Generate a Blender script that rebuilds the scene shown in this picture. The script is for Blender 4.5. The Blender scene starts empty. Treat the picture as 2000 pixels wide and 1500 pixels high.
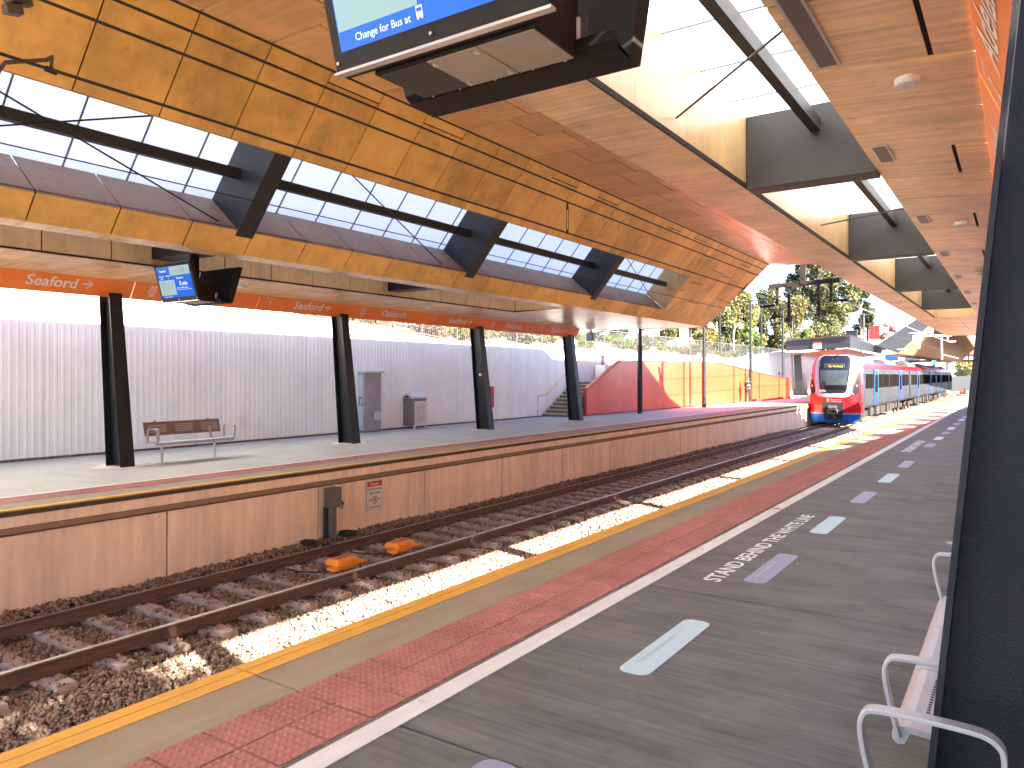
import bpy, math, random
import numpy as np
from math import sin, cos, pi, radians as R
from mathutils import Vector, Matrix, Euler

random.seed(7); rng = np.random.default_rng(7)
scene = bpy.context.scene
COL = scene.collection

# ------------------------------------------------------------------ camera
F = 1469.0; YAW = R(33.98); HZ = 734.0; CAMH = 1.82
cd = bpy.data.cameras.new('camera'); cam = bpy.data.objects.new('camera', cd); COL.objects.link(cam)
cam.location = (0, 0, CAMH); cam.rotation_euler = (R(90), 0, YAW)
cd.sensor_width = 36; cd.lens = F / 2000 * 36; cd.shift_y = -(750 - HZ) / 2000
cd.clip_start = 0.05; cd.clip_end = 3000
scene.camera = cam

# ------------------------------------------------------------------ world and sun
SUN = Vector((1.0, -0.30, 0.60)).normalized()
SUN_EL = math.asin(SUN.z); SUN_AZ = math.atan2(SUN.x, SUN.y)
w = bpy.data.worlds.new('World'); scene.world = w; w.use_nodes = True
nt = w.node_tree
sky = nt.nodes.new('ShaderNodeTexSky'); sky.sky_type = 'NISHITA'; sky.sun_disc = False
sky.sun_elevation = SUN_EL; sky.sun_rotation = SUN_AZ; sky.air_density = 0.55; sky.dust_density = 0.2; sky.ozone_density = 1.0
nt.links.new(sky.outputs[0], nt.nodes['Background'].inputs[0]); nt.nodes['Background'].inputs[1].default_value = 0.075
sd = bpy.data.lights.new('sun', 'SUN'); sd.energy = 4.2; sd.angle = R(0.53); sd.color = (1, 0.93, 0.83)
so = bpy.data.objects.new('sun', sd); COL.objects.link(so); so.location = (30, -10, 40)
so.rotation_euler = SUN.to_track_quat('Z', 'Y').to_euler()
scene.view_settings.view_transform = 'Standard'; scene.view_settings.look = 'None'
scene.view_settings.gamma = 1.0; scene.view_settings.exposure = 3.7
scene.cycles.max_bounces = 14; scene.cycles.diffuse_bounces = 8; scene.cycles.transmission_bounces = 8
scene.cycles.sample_clamp_indirect = 8

# ------------------------------------------------------------------ pixel helpers (2000 x 1500 picture)
CA, SA = cos(YAW), sin(YAW)
def DP(px, py, d):
    r = (px - 1000) * d / F
    return Vector((r * CA - d * SA, r * SA + d * CA, CAMH - (py - HZ) * d / F))
def P(px, py, z=0.0): return DP(px, py, F * (CAMH - z) / (py - HZ))
def PX(px, py, X):
    t = (px - 1000) / F
    return DP(px, py, X / (t * CA - SA))
def PY(px, py, Y):
    t = (px - 1000) / F
    return DP(px, py, Y / (t * SA + CA))

# ------------------------------------------------------------------ materials
M = {}
def nodes_of(m): m.use_nodes = True; return m.node_tree, m.node_tree.nodes['Principled BSDF']
def mat(name, col, rough=0.6, metal=0.0, var=0.15, scale=(3, 3, 3), bump=0.0, bscale=40, isl=0.0, coat=0.0, spec=0.5,
        var2=0.0, scale2=(30, 30, 30), spots=0.0, spot_col=(0.03, 0.03, 0.03), spot_scale=4, emit=None, es=0, rvar=0.0, gum=0):
    m = bpy.data.materials.new(name); t, b = nodes_of(m); N = t.nodes; L = t.links
    b.inputs['Roughness'].default_value = rough; b.inputs['Metallic'].default_value = metal
    b.inputs['Specular IOR Level'].default_value = spec
    if coat: b.inputs['Coat Weight'].default_value = coat; b.inputs['Coat Roughness'].default_value = 0.22
    tc = N.new('ShaderNodeTexCoord'); co = tc.outputs['Object']
    def noise(sc, detail=4, r=0.6, s=1.0):
        mp = N.new('ShaderNodeMapping'); mp.inputs['Scale'].default_value = sc; L.new(co, mp.inputs[0])
        n = N.new('ShaderNodeTexNoise'); n.inputs['Scale'].default_value = s; n.inputs['Detail'].default_value = detail
        n.inputs['Roughness'].default_value = r; L.new(mp.outputs[0], n.inputs['Vector']); return n.outputs[0]
    def math_(op, a, c=0.5, d=None):
        n = N.new('ShaderNodeMath'); n.operation = op
        for i, v in enumerate((a, c, d)):
            if v is None: continue
            if isinstance(v, (int, float)): n.inputs[i].default_value = v
            else: L.new(v, n.inputs[i])
        return n.outputs[0]
    fac = None
    def addf(x, amt):
        nonlocal fac
        v = math_('MULTIPLY_ADD', x, 2 * amt, -amt)
        fac = v if fac is None else math_('ADD', fac, v)
    nz = None
    if var: nz = noise(scale, 6, 0.62); x = math_('MULTIPLY_ADD', nz, 2.2, -0.6); addf(x, var)
    if var2: addf(math_('MULTIPLY_ADD', noise(scale2, 4, 0.7), 2.2, -0.6), var2)
    if name.startswith('concrete') or name in ('tactile', 'render_tan', 'sleeper'): addf(noise((150, 150, 150), 2, .8), .16)
    if isl:
        g = N.new('ShaderNodeNewGeometry'); addf(g.outputs['Random Per Island'], isl)
    rgb = N.new('ShaderNodeRGB'); rgb.outputs[0].default_value = (*col, 1); out = rgb.outputs[0]
    if fac is not None:
        f1 = math_('ADD', fac, 1.0)
        vm = N.new('ShaderNodeVectorMath'); vm.operation = 'SCALE'; L.new(out, vm.inputs[0]); L.new(f1, vm.inputs['Scale']); out = vm.outputs[0]
    if spots:
        v = noise((spot_scale,) * 3, 3, 0.5)
        k = N.new('ShaderNodeMapRange'); k.inputs[1].default_value = 0.66 - 0.04 * spots; k.inputs[2].default_value = 0.78; L.new(v, k.inputs[0])
        mx = N.new('ShaderNodeMix'); mx.data_type = 'RGBA'; mx.inputs['B'].default_value = (*spot_col, 1)
        L.new(math_('MULTIPLY', k.outputs[0], min(1, spots)), mx.inputs['Factor']); L.new(out, mx.inputs['A']); out = mx.outputs['Result']
    if gum:
        v = N.new('ShaderNodeTexVoronoi'); v.inputs['Scale'].default_value = 1.9; v.feature = 'F1'; L.new(co, v.inputs['Vector'])
        sp_ = N.new('ShaderNodeSeparateColor'); L.new(v.outputs['Color'], sp_.inputs[0])
        th_ = math_('MULTIPLY_ADD', sp_.outputs[0], .045, .008)
        k = math_('SUBTRACT', th_, v.outputs['Distance']); k = math_('MULTIPLY', k, 120.0); k2 = N.new('ShaderNodeClamp'); L.new(k, k2.inputs[0])
        mx = N.new('ShaderNodeMix'); mx.data_type = 'RGBA'; mx.inputs['B'].default_value = (.045, .038, .034, 1)
        L.new(math_('MULTIPLY', k2.outputs[0], gum), mx.inputs['Factor']); L.new(out, mx.inputs['A']); out = mx.outputs['Result']
    L.new(out, b.inputs['Base Color'])
    if rvar and nz is not None: L.new(math_('MULTIPLY_ADD', nz, rvar * 2, rough - rvar), b.inputs['Roughness'])
    if bump:
        bn = N.new('ShaderNodeBump'); bn.inputs['Strength'].default_value = bump; bn.inputs['Distance'].default_value = 0.02
        L.new(noise((bscale,) * 3, 5, 0.6), bn.inputs['Height']); L.new(bn.outputs[0], b.inputs['Normal'])
    if emit: b.inputs['Emission Color'].default_value = (*emit, 1); b.inputs['Emission Strength'].default_value = es
    M[name] = m; return m

def ply(name, col, grain=(1.2, 9, 9), var=0.10, isl=0.10, coat=0.35, rough=0.45, blotch=0.14):
    mat(name, col, rough, var=var, scale=grain, isl=isl, coat=coat, var2=blotch, scale2=(1.3, 1.3, 1.3), spots=0.5,
        spot_col=(col[0] * .45, col[1] * .35, col[2] * .3), spot_scale=5.5, rvar=0.12)
ply('ply_orange', (0.95, 0.60, 0.18), grain=(2, 2, 2), var=.16, isl=.17, blotch=.2)
ply('ply_soffit', (0.84, 0.57, 0.29), grain=(1.0, 14, 4), var=.26, blotch=.22, isl=.14)
ply('ply_ceiling', (0.84, 0.52, 0.24), grain=(1.0, 10, 4), var=.14, isl=.14)
ply('ply_light', (0.66, 0.44, 0.20), grain=(6, 6, 1), var=.14, isl=.08)
ply('ply_far_shaded2', (0.34, 0.11, 0.03), grain=(2, 2, 2), var=.15, coat=0)
ply('ply_slot_lit', (0.88, 0.54, 0.21), grain=(6, 6, 1), var=.14, isl=.08)  # light ply brightened and warmed in colour against the dim, cool slot light
ply('ply_far_shaded', (0.26, 0.14, 0.06), grain=(2, 2, 2), var=.15, coat=0)  # darker ply copy, shade of the far hood put into the colour
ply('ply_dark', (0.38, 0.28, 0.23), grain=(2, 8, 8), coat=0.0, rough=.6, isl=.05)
mat('backing', (0.02, 0.015, 0.012), 0.9)
mat('steel_dark', (0.012, 0.0118, 0.0135), 0.42, spec=.35, var=.3, scale=(5, 5, 2), var2=.35, scale2=(1.5, 1.5, 1.2), bump=.25, bscale=140, spots=.4, spot_col=(.04, .04, .045), rvar=.1)
mat('steel_blue', (0.03, 0.033, 0.045), 0.45, var=.15)
mat('beam_grey', (0.035, 0.034, 0.031), 0.5, var=.1)
mat('roof_metal', (0.022, 0.023, 0.027), 0.45, metal=.3, var=.08)
mat('far_metal', (0.020, 0.021, 0.024), 0.85, spec=.03, var=.1)
mat('sign_orange', (0.93, 0.24, 0.035), 0.30, var=.05, coat=.3)
mat('sign_white', (0.80, 0.78, 0.76), 0.5, var=.03)
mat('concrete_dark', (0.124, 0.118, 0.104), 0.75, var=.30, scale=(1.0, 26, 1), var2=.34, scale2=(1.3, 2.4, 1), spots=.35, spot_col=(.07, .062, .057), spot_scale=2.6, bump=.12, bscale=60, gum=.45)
mat('concrete_lit', (0.40, 0.388, 0.36), 0.7, var=.14, scale=(1.2, 30, 1), var2=.12, scale2=(0.7, 1.0, 1), spots=.3, spot_col=(.26, .25, .24), spot_scale=2.2, bump=.1, bscale=60)  # same concrete as the near floor, its brighter light put into the colour
mat('concrete_tan', (0.29, 0.235, 0.155), 0.8, var=.12, scale=(9, 1.5, 1), var2=.12, scale2=(1.2, 1.0, 1), spots=.4, spot_col=(.1, .085, .06), spot_scale=5, bump=.12, bscale=80, gum=.4)
mat('concrete_pale', (0.62, 0.55, 0.46), 0.85, var=.12, spots=.2)
mat('tactile', (0.40, 0.155, 0.12), 0.7, var=.16, scale=(3, 3, 1), var2=.22, scale2=(1.6, 1.2, 1), isl=.04, spots=.6, spot_col=(.25, .13, .11), spot_scale=1.7, bump=.08, bscale=90, gum=.5)
mat('paint_yellow', (0.70, 0.36, 0.035), 0.65, var=.12, scale=(12, 2, 2), var2=.1, scale2=(2, 2, 2), spots=.3, spot_col=(.3, .17, .05), spot_scale=9)
mat('paint_white', (0.66, 0.63, 0.59), 0.7, var=.12, scale=(14, 3, 2), spots=.45, spot_col=(.3, .28, .26), spot_scale=7)
mat('render_tan', (0.86, 0.65, 0.46), 0.85, var=.14, scale=(1, 6, .5), var2=.16, scale2=(1, 1.1, .35), spots=.3, spot_col=(.55, .32, .17), spot_scale=1.4, bump=.08, bscale=50)
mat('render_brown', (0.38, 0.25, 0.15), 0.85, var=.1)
mat('rubber', (0.07, 0.055, 0.04), 0.8, var=.4, scale=(9, 9, 9))
mat('rail_rust', (0.125, 0.066, 0.045), 0.65, var=.3, scale=(8, 3, 8), bump=.1, bscale=90)
mat('gantry_rust', (0.022, 0.012, 0.009), 0.7, var=.2)
mat('rail_top', (0.30, 0.27, 0.27), 0.28, metal=.8, var=.15)
mat('sleeper', (0.46, 0.35, 0.29), 0.9, var=.22, scale=(8, 8, 8), bump=.3, bscale=60)
mat('stone_bed', (0.13, 0.085, 0.06), 0.95, var=.5, scale=(20, 20, 20), bump=1, bscale=30)
mat('wall_white', (0.93, 0.925, 0.85), 0.6, var=.07, scale=(1, 2.5, .3), var2=.07, scale2=(1, .5, .8), spots=.4, spot_col=(.62, .56, .50), spot_scale=.9)
mat('wall_plain', (0.74, 0.71, 0.68), 0.8, var=.06)
mat('brick_low', (0.20, 0.11, 0.08), 0.9, var=.4, scale=(9, 9, 9))
mat('red_panel', (0.70, 0.062, 0.022), 0.38, var=.14, scale=(1, 1, 1), isl=.05, coat=.3)
mat('red_trim', (0.45, 0.04, 0.02), 0.5, var=.05)
mat('cabinet_pale', (0.50, 0.53, 0.58), 0.5, var=.05)
mat('cabinet_grey', (0.33, 0.31, 0.33), 0.5, var=.08)
mat('post_grey', (0.14, 0.135, 0.13), 0.5, var=.25)
mat('post_brown', (0.12, 0.095, 0.08), 0.5, var=.25)
mat('stainless', (0.50, 0.48, 0.46), 0.36, metal=.75, var=.12, scale=(4, 4, 20))
mat('bench_metal', (0.50, 0.48, 0.47), 0.42, metal=.55, var=.08, bump=.03, bscale=200)
mat('bench_tan', (0.22, 0.14, 0.10), 0.5, metal=.2, var=.08)
mat('hole', (0.012, 0.012, 0.012), 0.9, var=0)
mat('bin_mesh', (0.62, 0.62, 0.63), 0.5, metal=.3, var=.1, scale=(30, 30, 30))
mat('bin_dark', (0.22, 0.17, 0.16), 0.5, metal=.3, var=.1)
mat('plastic_black', (0.008, 0.007, 0.007), 0.5, spec=.1, var=.2, bump=.05, bscale=200)
mat('housing_brown', (0.018, 0.014, 0.013), 0.5, spec=.12, var=.2, bump=.06, bscale=260)
mat('plate_beige', (0.42, 0.37, 0.30), 0.45, metal=.35, var=.18, scale=(2, 2, 2))
mat('alu', (0.62, 0.60, 0.58), 0.3, metal=.8, var=.08)
mat('screen_blue', (0.001, 0.045, 0.30), 0.12, spec=.2, var=.08, emit=(0.0, 0.09, 0.45), es=0.09)
mat('screen_pale', (0.10, 0.15, 0.155), 0.12, spec=.2, var=.03, emit=(0.45, 0.66, 0.66), es=0.05)
mat('screen_text', (0.35, 0.38, 0.42), 0.3, var=0, emit=(0.7, 0.82, 1), es=0.06)
mat('screen_dark', (0.02, 0.04, 0.12), 0.3, var=0)
mat('balise', (0.85, 0.27, 0.01), 0.42, var=.12, scale=(6, 6, 6))
mat('balise_red', (0.55, 0.11, 0.02), 0.6, var=.15)
mat('cable_black', (0.03, 0.028, 0.027), 0.6, var=.2)
mat('sticker_cyan', (0.46, 0.60, 0.62), 0.5, var=.06, scale=(3, 3, 3), spots=.2, spot_col=(.3, .38, .4), spot_scale=9)
mat('sticker_lilac', (0.27, 0.27, 0.37), 0.5, var=.06, scale=(3, 3, 3), spots=.2, spot_col=(.25, .25, .36), spot_scale=9)
mat('sticker_ink', (0.34, 0.44, 0.47), 0.6, var=0)
mat('sign_red', (0.55, 0.015, 0.015), 0.5, var=.05)
mat('ink', (0.03, 0.03, 0.035), 0.6, var=0)
mat('yellow_rail', (0.85, 0.50, 0.08), 0.45, var=.05)
mat('step_conc', (0.16, 0.14, 0.13), 0.85, var=.2)
mat('step_edge', (0.75, 0.58, 0.28), 0.7, var=.1)
mat('lamp_white', (0.62, 0.60, 0.60), 0.4, var=0)
mat('lamp_grey', (0.09, 0.08, 0.08), 0.35, var=.1)
mat('glaze_bar', (0.20, 0.22, 0.25), 0.5, var=0)
mat('camera_white', (0.8, 0.8, 0.8), 0.3, var=0)
mat('train_red', (0.40, 0.004, 0.009), 0.3, spec=.3, var=.06, coat=.2)
mat('train_white', (0.27, 0.27, 0.30), 0.35, spec=.2, var=.03, coat=.1)
mat('train_navy', (0.007, 0.009, 0.018), 0.3, spec=.25, var=.05, coat=.1)
mat('train_blue', (0.003, 0.075, 0.36), 0.35, spec=.2, var=.06)
mat('train_steel', (0.030, 0.030, 0.034), 0.5, metal=.0, spec=.08, var=.45, scale=(.4, .4, 22), var2=.25, scale2=(.5, .5, .5))
mat('train_glass', (0.009, 0.007, 0.0065), 0.15, var=.5, scale=(.3, .9, .3), spec=0.0)  # brownish base colour paints in window reflections, specular off
mat('train_screen', (0.032, 0.042, 0.046), 0.12, var=.4, scale=(1, 1, 1), spec=.3)
mat('train_pod', (0.09, 0.088, 0.088), 0.5, var=.1)
mat('under', (0.02, 0.016, 0.012), 0.8, var=.5, scale=(2, 2, 2), isl=.5)
mat('under_tan', (0.03, 0.023, 0.017), 0.8, var=.3, scale=(2, 2, 2), isl=.4)
mat('amber', (0.9, 0.35, 0.02), 0.4, var=0, emit=(1, 0.28, 0.02), es=.12)
mat('lamp_red', (0.8, 0.02, 0.02), 0.4, var=0, emit=(1, 0.04, 0.02), es=.5)
mat('lamp_green', (0.1, 0.8, 0.6), 0.4, var=0, emit=(0.05, 0.9, 0.6), es=.4)
mat('skin', (0.26, 0.14, 0.10), 0.55, var=.05)
mat('cloth_dark', (0.010, 0.005, 0.006), 0.9, var=.2)
mat('cloth_brown', (0.022, 0.011, 0.011), 0.9, var=.2)
mat('cloth_white', (0.13, 0.12, 0.115), 0.9, var=.05)
mat('hair', (0.015, 0.009, 0.006), 0.8, var=.3)
mat('bark', (0.27, 0.21, 0.16), 0.9, var=.35, scale=(3, 3, 1))
mat('soil', (0.36, 0.25, 0.18), 0.95, var=.3, scale=(1.2, 1.2, 1.2), var2=.2, scale2=(9, 9, 9), bump=.5, bscale=8)
mat('ground', (0.24, 0.20, 0.15), 0.95, var=.25, scale=(.2, .2, .2))
mat('bridge_red', (0.30, 0.018, 0.014), 0.6, var=.08)
mat('bridge_band', (0.22, 0.19, 0.18), 0.7, var=.1)
mat('bridge_under', (0.24, 0.20, 0.19), 0.85, var=.1)
mat('house_wall', (0.66, 0.60, 0.55), 0.8, var=.08)
mat('tile_roof', (0.36, 0.13, 0.09), 0.8, var=.2)
mat('leaf_debris', (0.50, 0.04, 0.02), 0.7, var=.1)
for nm, c1, c2 in (('leaf_olive', (0.070, 0.075, 0.022), (0.165, 0.160, 0.055)), ('leaf_dark', (0.025, 0.037, 0.018), (0.080, 0.085, 0.035)),
                   ('leaf_gold', (0.110, 0.100, 0.025), (0.210, 0.180, 0.060)), ('leaf_bright', (0.065, 0.120, 0.015), (0.125, 0.180, 0.030)),
                   ('leaf_brown', (0.100, 0.065, 0.035), (0.180, 0.125, 0.075)), ('leaf_yellow', (0.210, 0.180, 0.025), (0.325, 0.275, 0.050)),
                   ('leaf_pink', (0.190, 0.080, 0.070), (0.250, 0.140, 0.120))):
    m = bpy.data.materials.new(nm); t, b = nodes_of(m); g = t.nodes.new('ShaderNodeNewGeometry'); r = t.nodes.new('ShaderNodeValToRGB')
    r.color_ramp.elements[0].color = (*c1, 1); r.color_ramp.elements[1].color = (*c2, 1)
    t.links.new(g.outputs['Random Per Island'], r.inputs[0]); t.links.new(r.outputs[0], b.inputs['Base Color']); b.inputs['Roughness'].default_value = .55
    tr = t.nodes.new('ShaderNodeBsdfTranslucent'); t.links.new(r.outputs[0], tr.inputs[0]); mx = t.nodes.new('ShaderNodeMixShader'); mx.inputs[0].default_value = .3
    o = t.nodes['Material Output']; t.links.new(b.outputs[0], mx.inputs[1]); t.links.new(tr.outputs[0], mx.inputs[2]); t.links.new(mx.outputs[0], o.inputs[0]); M[nm] = m
# crushed rock: island colours
m = bpy.data.materials.new('stone'); t, b = nodes_of(m); g = t.nodes.new('ShaderNodeNewGeometry'); r = t.nodes.new('ShaderNodeValToRGB'); cr = r.color_ramp
cr.elements[0].color = (0.10, 0.066, 0.046, 1); cr.elements[1].color = (0.44, 0.34, 0.26, 1)
for p_, c_ in ((.3, (0.28, .17, .11, 1)), (.55, (.23, .17, .13, 1)), (.75, (.35, .22, .145, 1)), (.9, (.30, .26, .215, 1))):
    e = cr.elements.new(p_); e.color = c_
t.links.new(g.outputs['Random Per Island'], r.inputs[0]); t.links.new(r.outputs[0], b.inputs['Base Color']); b.inputs['Roughness'].default_value = .9; M['stone'] = m
# translucent roof glazing
def glazing(name, col, f):
    m = bpy.data.materials.new(name); m.use_nodes = True; t = m.node_tree; t.nodes.remove(t.nodes['Principled BSDF'])
    tc = t.nodes.new('ShaderNodeTexCoord'); n = t.nodes.new('ShaderNodeTexNoise'); n.inputs['Scale'].default_value = .8; t.links.new(tc.outputs['Object'], n.inputs['Vector'])
    r = t.nodes.new('ShaderNodeValToRGB'); r.color_ramp.elements[0].color = (col[0] * .9, col[1] * .92, col[2] * .95, 1); r.color_ramp.elements[1].color = (*col, 1); t.links.new(n.outputs[0], r.inputs[0])
    a = t.nodes.new('ShaderNodeBsdfTranslucent'); d = t.nodes.new('ShaderNodeBsdfDiffuse'); mx = t.nodes.new('ShaderNodeMixShader'); mx.inputs[0].default_value = f
    t.links.new(r.outputs[0], a.inputs[0]); t.links.new(r.outputs[0], d.inputs[0])
    t.links.new(a.outputs[0], mx.inputs[1]); t.links.new(d.outputs[0], mx.inputs[2]); t.links.new(mx.outputs[0], t.nodes['Material Output'].inputs[0]); M[name] = m
glazing('glaze_blue', (0.86, 0.80, 0.76), .04); glazing('glaze_white', (0.78, 0.78, 0.78), .05)

# ------------------------------------------------------------------ mesh helpers
def link(o, parent=None):
    COL.objects.link(o)
    if parent is not None: o.parent = parent
    return o
def tag(o, label=None, cat=None, group=None, kind=None):
    for k, v in (('label', label), ('category', cat), ('group', group), ('kind', kind)):
        if v: o[k] = v
    return o
def thing(name, label, cat, loc=(0, 0, 0), rz=0, group=None):
    o = bpy.data.objects.new(name, None); o.empty_display_size = .1; link(o); o.location = loc; o.rotation_euler = (0, 0, rz)
    return tag(o, label, cat, group)
class MB:
    def __init__(s): s.v = []; s.f = []; s.m = []; s.cur = 0
    def add(s, vs, fs):
        b = len(s.v); s.v += [tuple(v) for v in vs]; s.f += [tuple(i + b for i in f) for f in fs]; s.m += [s.cur] * len(fs); return s
    def box(s, x0, x1, y0, y1, z0, z1):
        return s.hexa([(x0, y0, z0), (x1, y0, z0), (x1, y1, z0), (x0, y1, z0)], [(x0, y0, z1), (x1, y0, z1), (x1, y1, z1), (x0, y1, z1)])
    def hexa(s, a, b):
        n = len(a); fs = [tuple(range(n))[::-1], tuple(range(n, 2 * n))] + [(i, (i + 1) % n, n + (i + 1) % n, n + i) for i in range(n)]
        return s.add(list(a) + list(b), fs)
    def prism(s, poly, axis, a, b):           # poly in the two other axes
        if axis == 'y': A = [(p[0], a, p[1]) for p in poly]; B = [(p[0], b, p[1]) for p in poly]
        elif axis == 'x': A = [(a, p[0], p[1]) for p in poly]; B = [(b, p[0], p[1]) for p in poly]
        else: A = [(p[0], p[1], a) for p in poly]; B = [(p[0], p[1], b) for p in poly]
        return s.hexa(A, B)
    def tube(s, pts, r, n=8, r2=None, cap=True):
        pts = [Vector(p) for p in pts]; k = len(pts); rings = []
        for i, p in enumerate(pts):
            d = (pts[min(i + 1, k - 1)] - pts[max(i - 1, 0)]).normalized()
            u = d.cross(Vector((0, 0, 1)));
            if u.length < 1e-3: u = d.cross(Vector((0, 1, 0)))
            u.normalize(); vv = d.cross(u); rr = r if r2 is None else r + (r2 - r) * i / (k - 1)
            rings.append([p + u * rr * cos(2 * pi * j / n) + vv * rr * sin(2 * pi * j / n) for j in range(n)])
        vs = [q for ring in rings for q in ring]
        fs = [(i * n + j, i * n + (j + 1) % n, (i + 1) * n + (j + 1) % n, (i + 1) * n + j) for i in range(k - 1) for j in range(n)]
        if cap: fs += [tuple(range(n))[::-1], tuple((k - 1) * n + j for j in range(n))]
        return s.add(vs, fs)
    def bar(s, a, b, w_, h_, up=(0, 0, 1)):
        a, b = Vector(a), Vector(b); d = (b - a).normalized(); up = Vector(up)
        u = d.cross(up); u = u.normalized() if u.length > 1e-4 else Vector((1, 0, 0)); vv = u.cross(d)
        q = lambda p: [p + u * x * w_ / 2 + vv * y * h_ / 2 for x, y in ((-1, -1), (1, -1), (1, 1), (-1, 1))]
        return s.hexa(q(a), q(b))
    def cyl(s, c, r, h, n=20, r2=None, axis='z'):
        c = Vector(c); d = {'z': Vector((0, 0, h)), 'y': Vector((0, h, 0)), 'x': Vector((h, 0, 0))}[axis]; return s.tube([c, c + d], r, n, r2)
    def ball(s, c, r, n=10, sc=(1, 1, 1)):
        c = Vector(c); vs = [c + Vector((0, 0, r * sc[2]))]; k = n // 2
        for i in range(1, k):
            for j in range(n): a = pi * i / k; b = 2 * pi * j / n; vs.append(c + Vector((r * sc[0] * sin(a) * cos(b), r * sc[1] * sin(a) * sin(b), r * sc[2] * cos(a))))
        vs.append(c - Vector((0, 0, r * sc[2]))); fs = [(0, 1 + j, 1 + (j + 1) % n) for j in range(n)]
        for i in range(k - 2):
            for j in range(n): a = 1 + i * n; fs.append((a + j, a + n + j, a + n + (j + 1) % n, a + (j + 1) % n))
        a = 1 + (k - 2) * n; fs += [(a + j, len(vs) - 1, a + (j + 1) % n) for j in range(n)]
        return s.add(vs, fs)
    def poly(s, pts): return s.add(pts, [tuple(range(len(pts)))])
    def slab(s, poly3, nrm, t):
        nrm = Vector(nrm).normalized() * t; return s.hexa([Vector(p) for p in poly3], [Vector(p) + nrm for p in poly3])
    def text(s, body, o, u, v, size, align='LEFT', bold=0.0, shear=0.0, squeeze=1.0, th=0.0):
        vs, fs = glyphs(body, bold, shear, align); o, u, v = Vector(o), Vector(u).normalized(), Vector(v).normalized()
        return s.add([o + u * (x * size * squeeze) + v * (y * size) for x, y in vs], fs)
    def build(s, name, m, parent=None, smooth=False, bevel=0):
        me = bpy.data.meshes.new(name); me.from_pydata([tuple(v) for v in s.v], [], s.f)
        ms = m if isinstance(m, (list, tuple)) else [m]
        for x in ms: me.materials.append(M[x])
        if len(ms) > 1: me.polygons.foreach_set('material_index', s.m)
        if smooth: me.polygons.foreach_set('use_smooth', [True] * len(me.polygons))
        me.update(); o = bpy.data.objects.new(name, me); link(o, parent)
        if bevel:
            b = o.modifiers.new('bevel', 'BEVEL'); b.width = bevel; b.segments = 2; b.limit_method = 'ANGLE'; b.angle_limit = R(40)
        return o
_gc = {}
def glyphs(body, bold, shear, align):
    k = (body, bold, shear, align)
    if k not in _gc:
        c = bpy.data.curves.new('t', 'FONT'); c.body = body; c.size = 1; c.shear = shear; c.offset = bold; c.align_x = align; c.resolution_u = 3
        o = bpy.data.objects.new('t', c); COL.objects.link(o); dg = bpy.context.evaluated_depsgraph_get()
        me = o.evaluated_get(dg).to_mesh(); _gc[k] = ([(v.co.x, v.co.y) for v in me.vertices], [tuple(p.vertices) for p in me.polygons])
        o.evaluated_get(dg).to_mesh_clear(); bpy.data.objects.remove(o); bpy.data.curves.remove(c)
    return _gc[k]
def npmesh(name, V, Fc, m, parent=None):
    me = bpy.data.meshes.new(name); n = Fc.shape[1]
    me.vertices.add(len(V)); me.vertices.foreach_set('co', V.astype(np.float32).ravel())
    me.loops.add(Fc.size); me.loops.foreach_set('vertex_index', Fc.astype(np.int32).ravel())
    me.polygons.add(len(Fc)); me.polygons.foreach_set('loop_start', np.arange(0, Fc.size, n, dtype=np.int32)); me.polygons.foreach_set('loop_total', np.full(len(Fc), n, np.int32))
    me.materials.append(M[m]); me.update(calc_edges=True); me.validate(); o = bpy.data.objects.new(name, me); return link(o, parent)
def struct(o): o['kind'] = 'structure'; return o
def copy_tree(root, loc, rz=None, label=None):
    c = root.copy(); COL.objects.link(c); c.location = loc
    if rz is not None: c.rotation_euler = (0, 0, rz)
    if label: c['label'] = label
    def rec(a, b):
        for ch in a.children:
            d = ch.copy(); COL.objects.link(d); d.parent = b; rec(ch, d)
    rec(root, c); return c

# panels laid over a strip of the section from p0 to p1 (X,Z), along Y
def panels(mb, p0, p1, n, ys, yend=None, t=.018, gap=.024, cuts=None, ybeg=None):
    p0, p1 = Vector(p0), Vector(p1); L = (p1 - p0).length; n = Vector(n).normalized() * t; k = 0
    for i in range(len(ys) - 1):
        segs = [0] + list(cuts[i % len(cuts)] if cuts else []) + [L]
        for a, b in zip(segs, segs[1:]):
            qa, qb = p0 + (p1 - p0) * ((a + (gap / 2 if a else 0)) / L), p0 + (p1 - p0) * ((b - (gap / 2 if b < L else 0)) / L)
            ya0 = yb0 = ys[i] + gap / 2; ya1 = yb1 = ys[i + 1] - gap / 2
            if yend:
                ya1 = min(ya1, yend(qa.x)); yb1 = min(yb1, yend(qb.x))
                if ya1 <= ya0 and yb1 <= yb0: continue
                ya1 = max(ya1, ya0 + .002); yb1 = max(yb1, yb0 + .002)
            mb.hexa([(qa.x, ya0, qa.y), (qb.x, yb0, qb.y), (qb.x, yb1, qb.y), (qa.x, ya1, qa.y)],
                    [(qa.x + n.x, ya0, qa.y + n.y), (qb.x + n.x, yb0, qb.y + n.y), (qb.x + n.x, yb1, qb.y + n.y), (qa.x + n.x, ya1, qa.y + n.y)])
            k += 1
    return mb
def strip(mb, p0, p1, n, off, t, y0, y1, yend=None):
    p0, p1 = Vector(p0), Vector(p1); n = Vector(n).normalized(); a, b = p0 + n * off, p1 + n * off; c, d = a + n * t, b + n * t
    e = (lambda x: min(y1, yend(x))) if yend else (lambda x: y1)
    mb.hexa([(a.x, y0, a.y), (b.x, y0, b.y), (b.x, e(b.x), b.y), (a.x, e(a.x), a.y)], [(c.x, y0, c.y), (d.x, y0, d.y), (d.x, e(b.x), d.y), (c.x, e(a.x), c.y)])
def rng_y(a, b, s): return [a + s * i for i in range(int((b - a) / s) + 2)]

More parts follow.
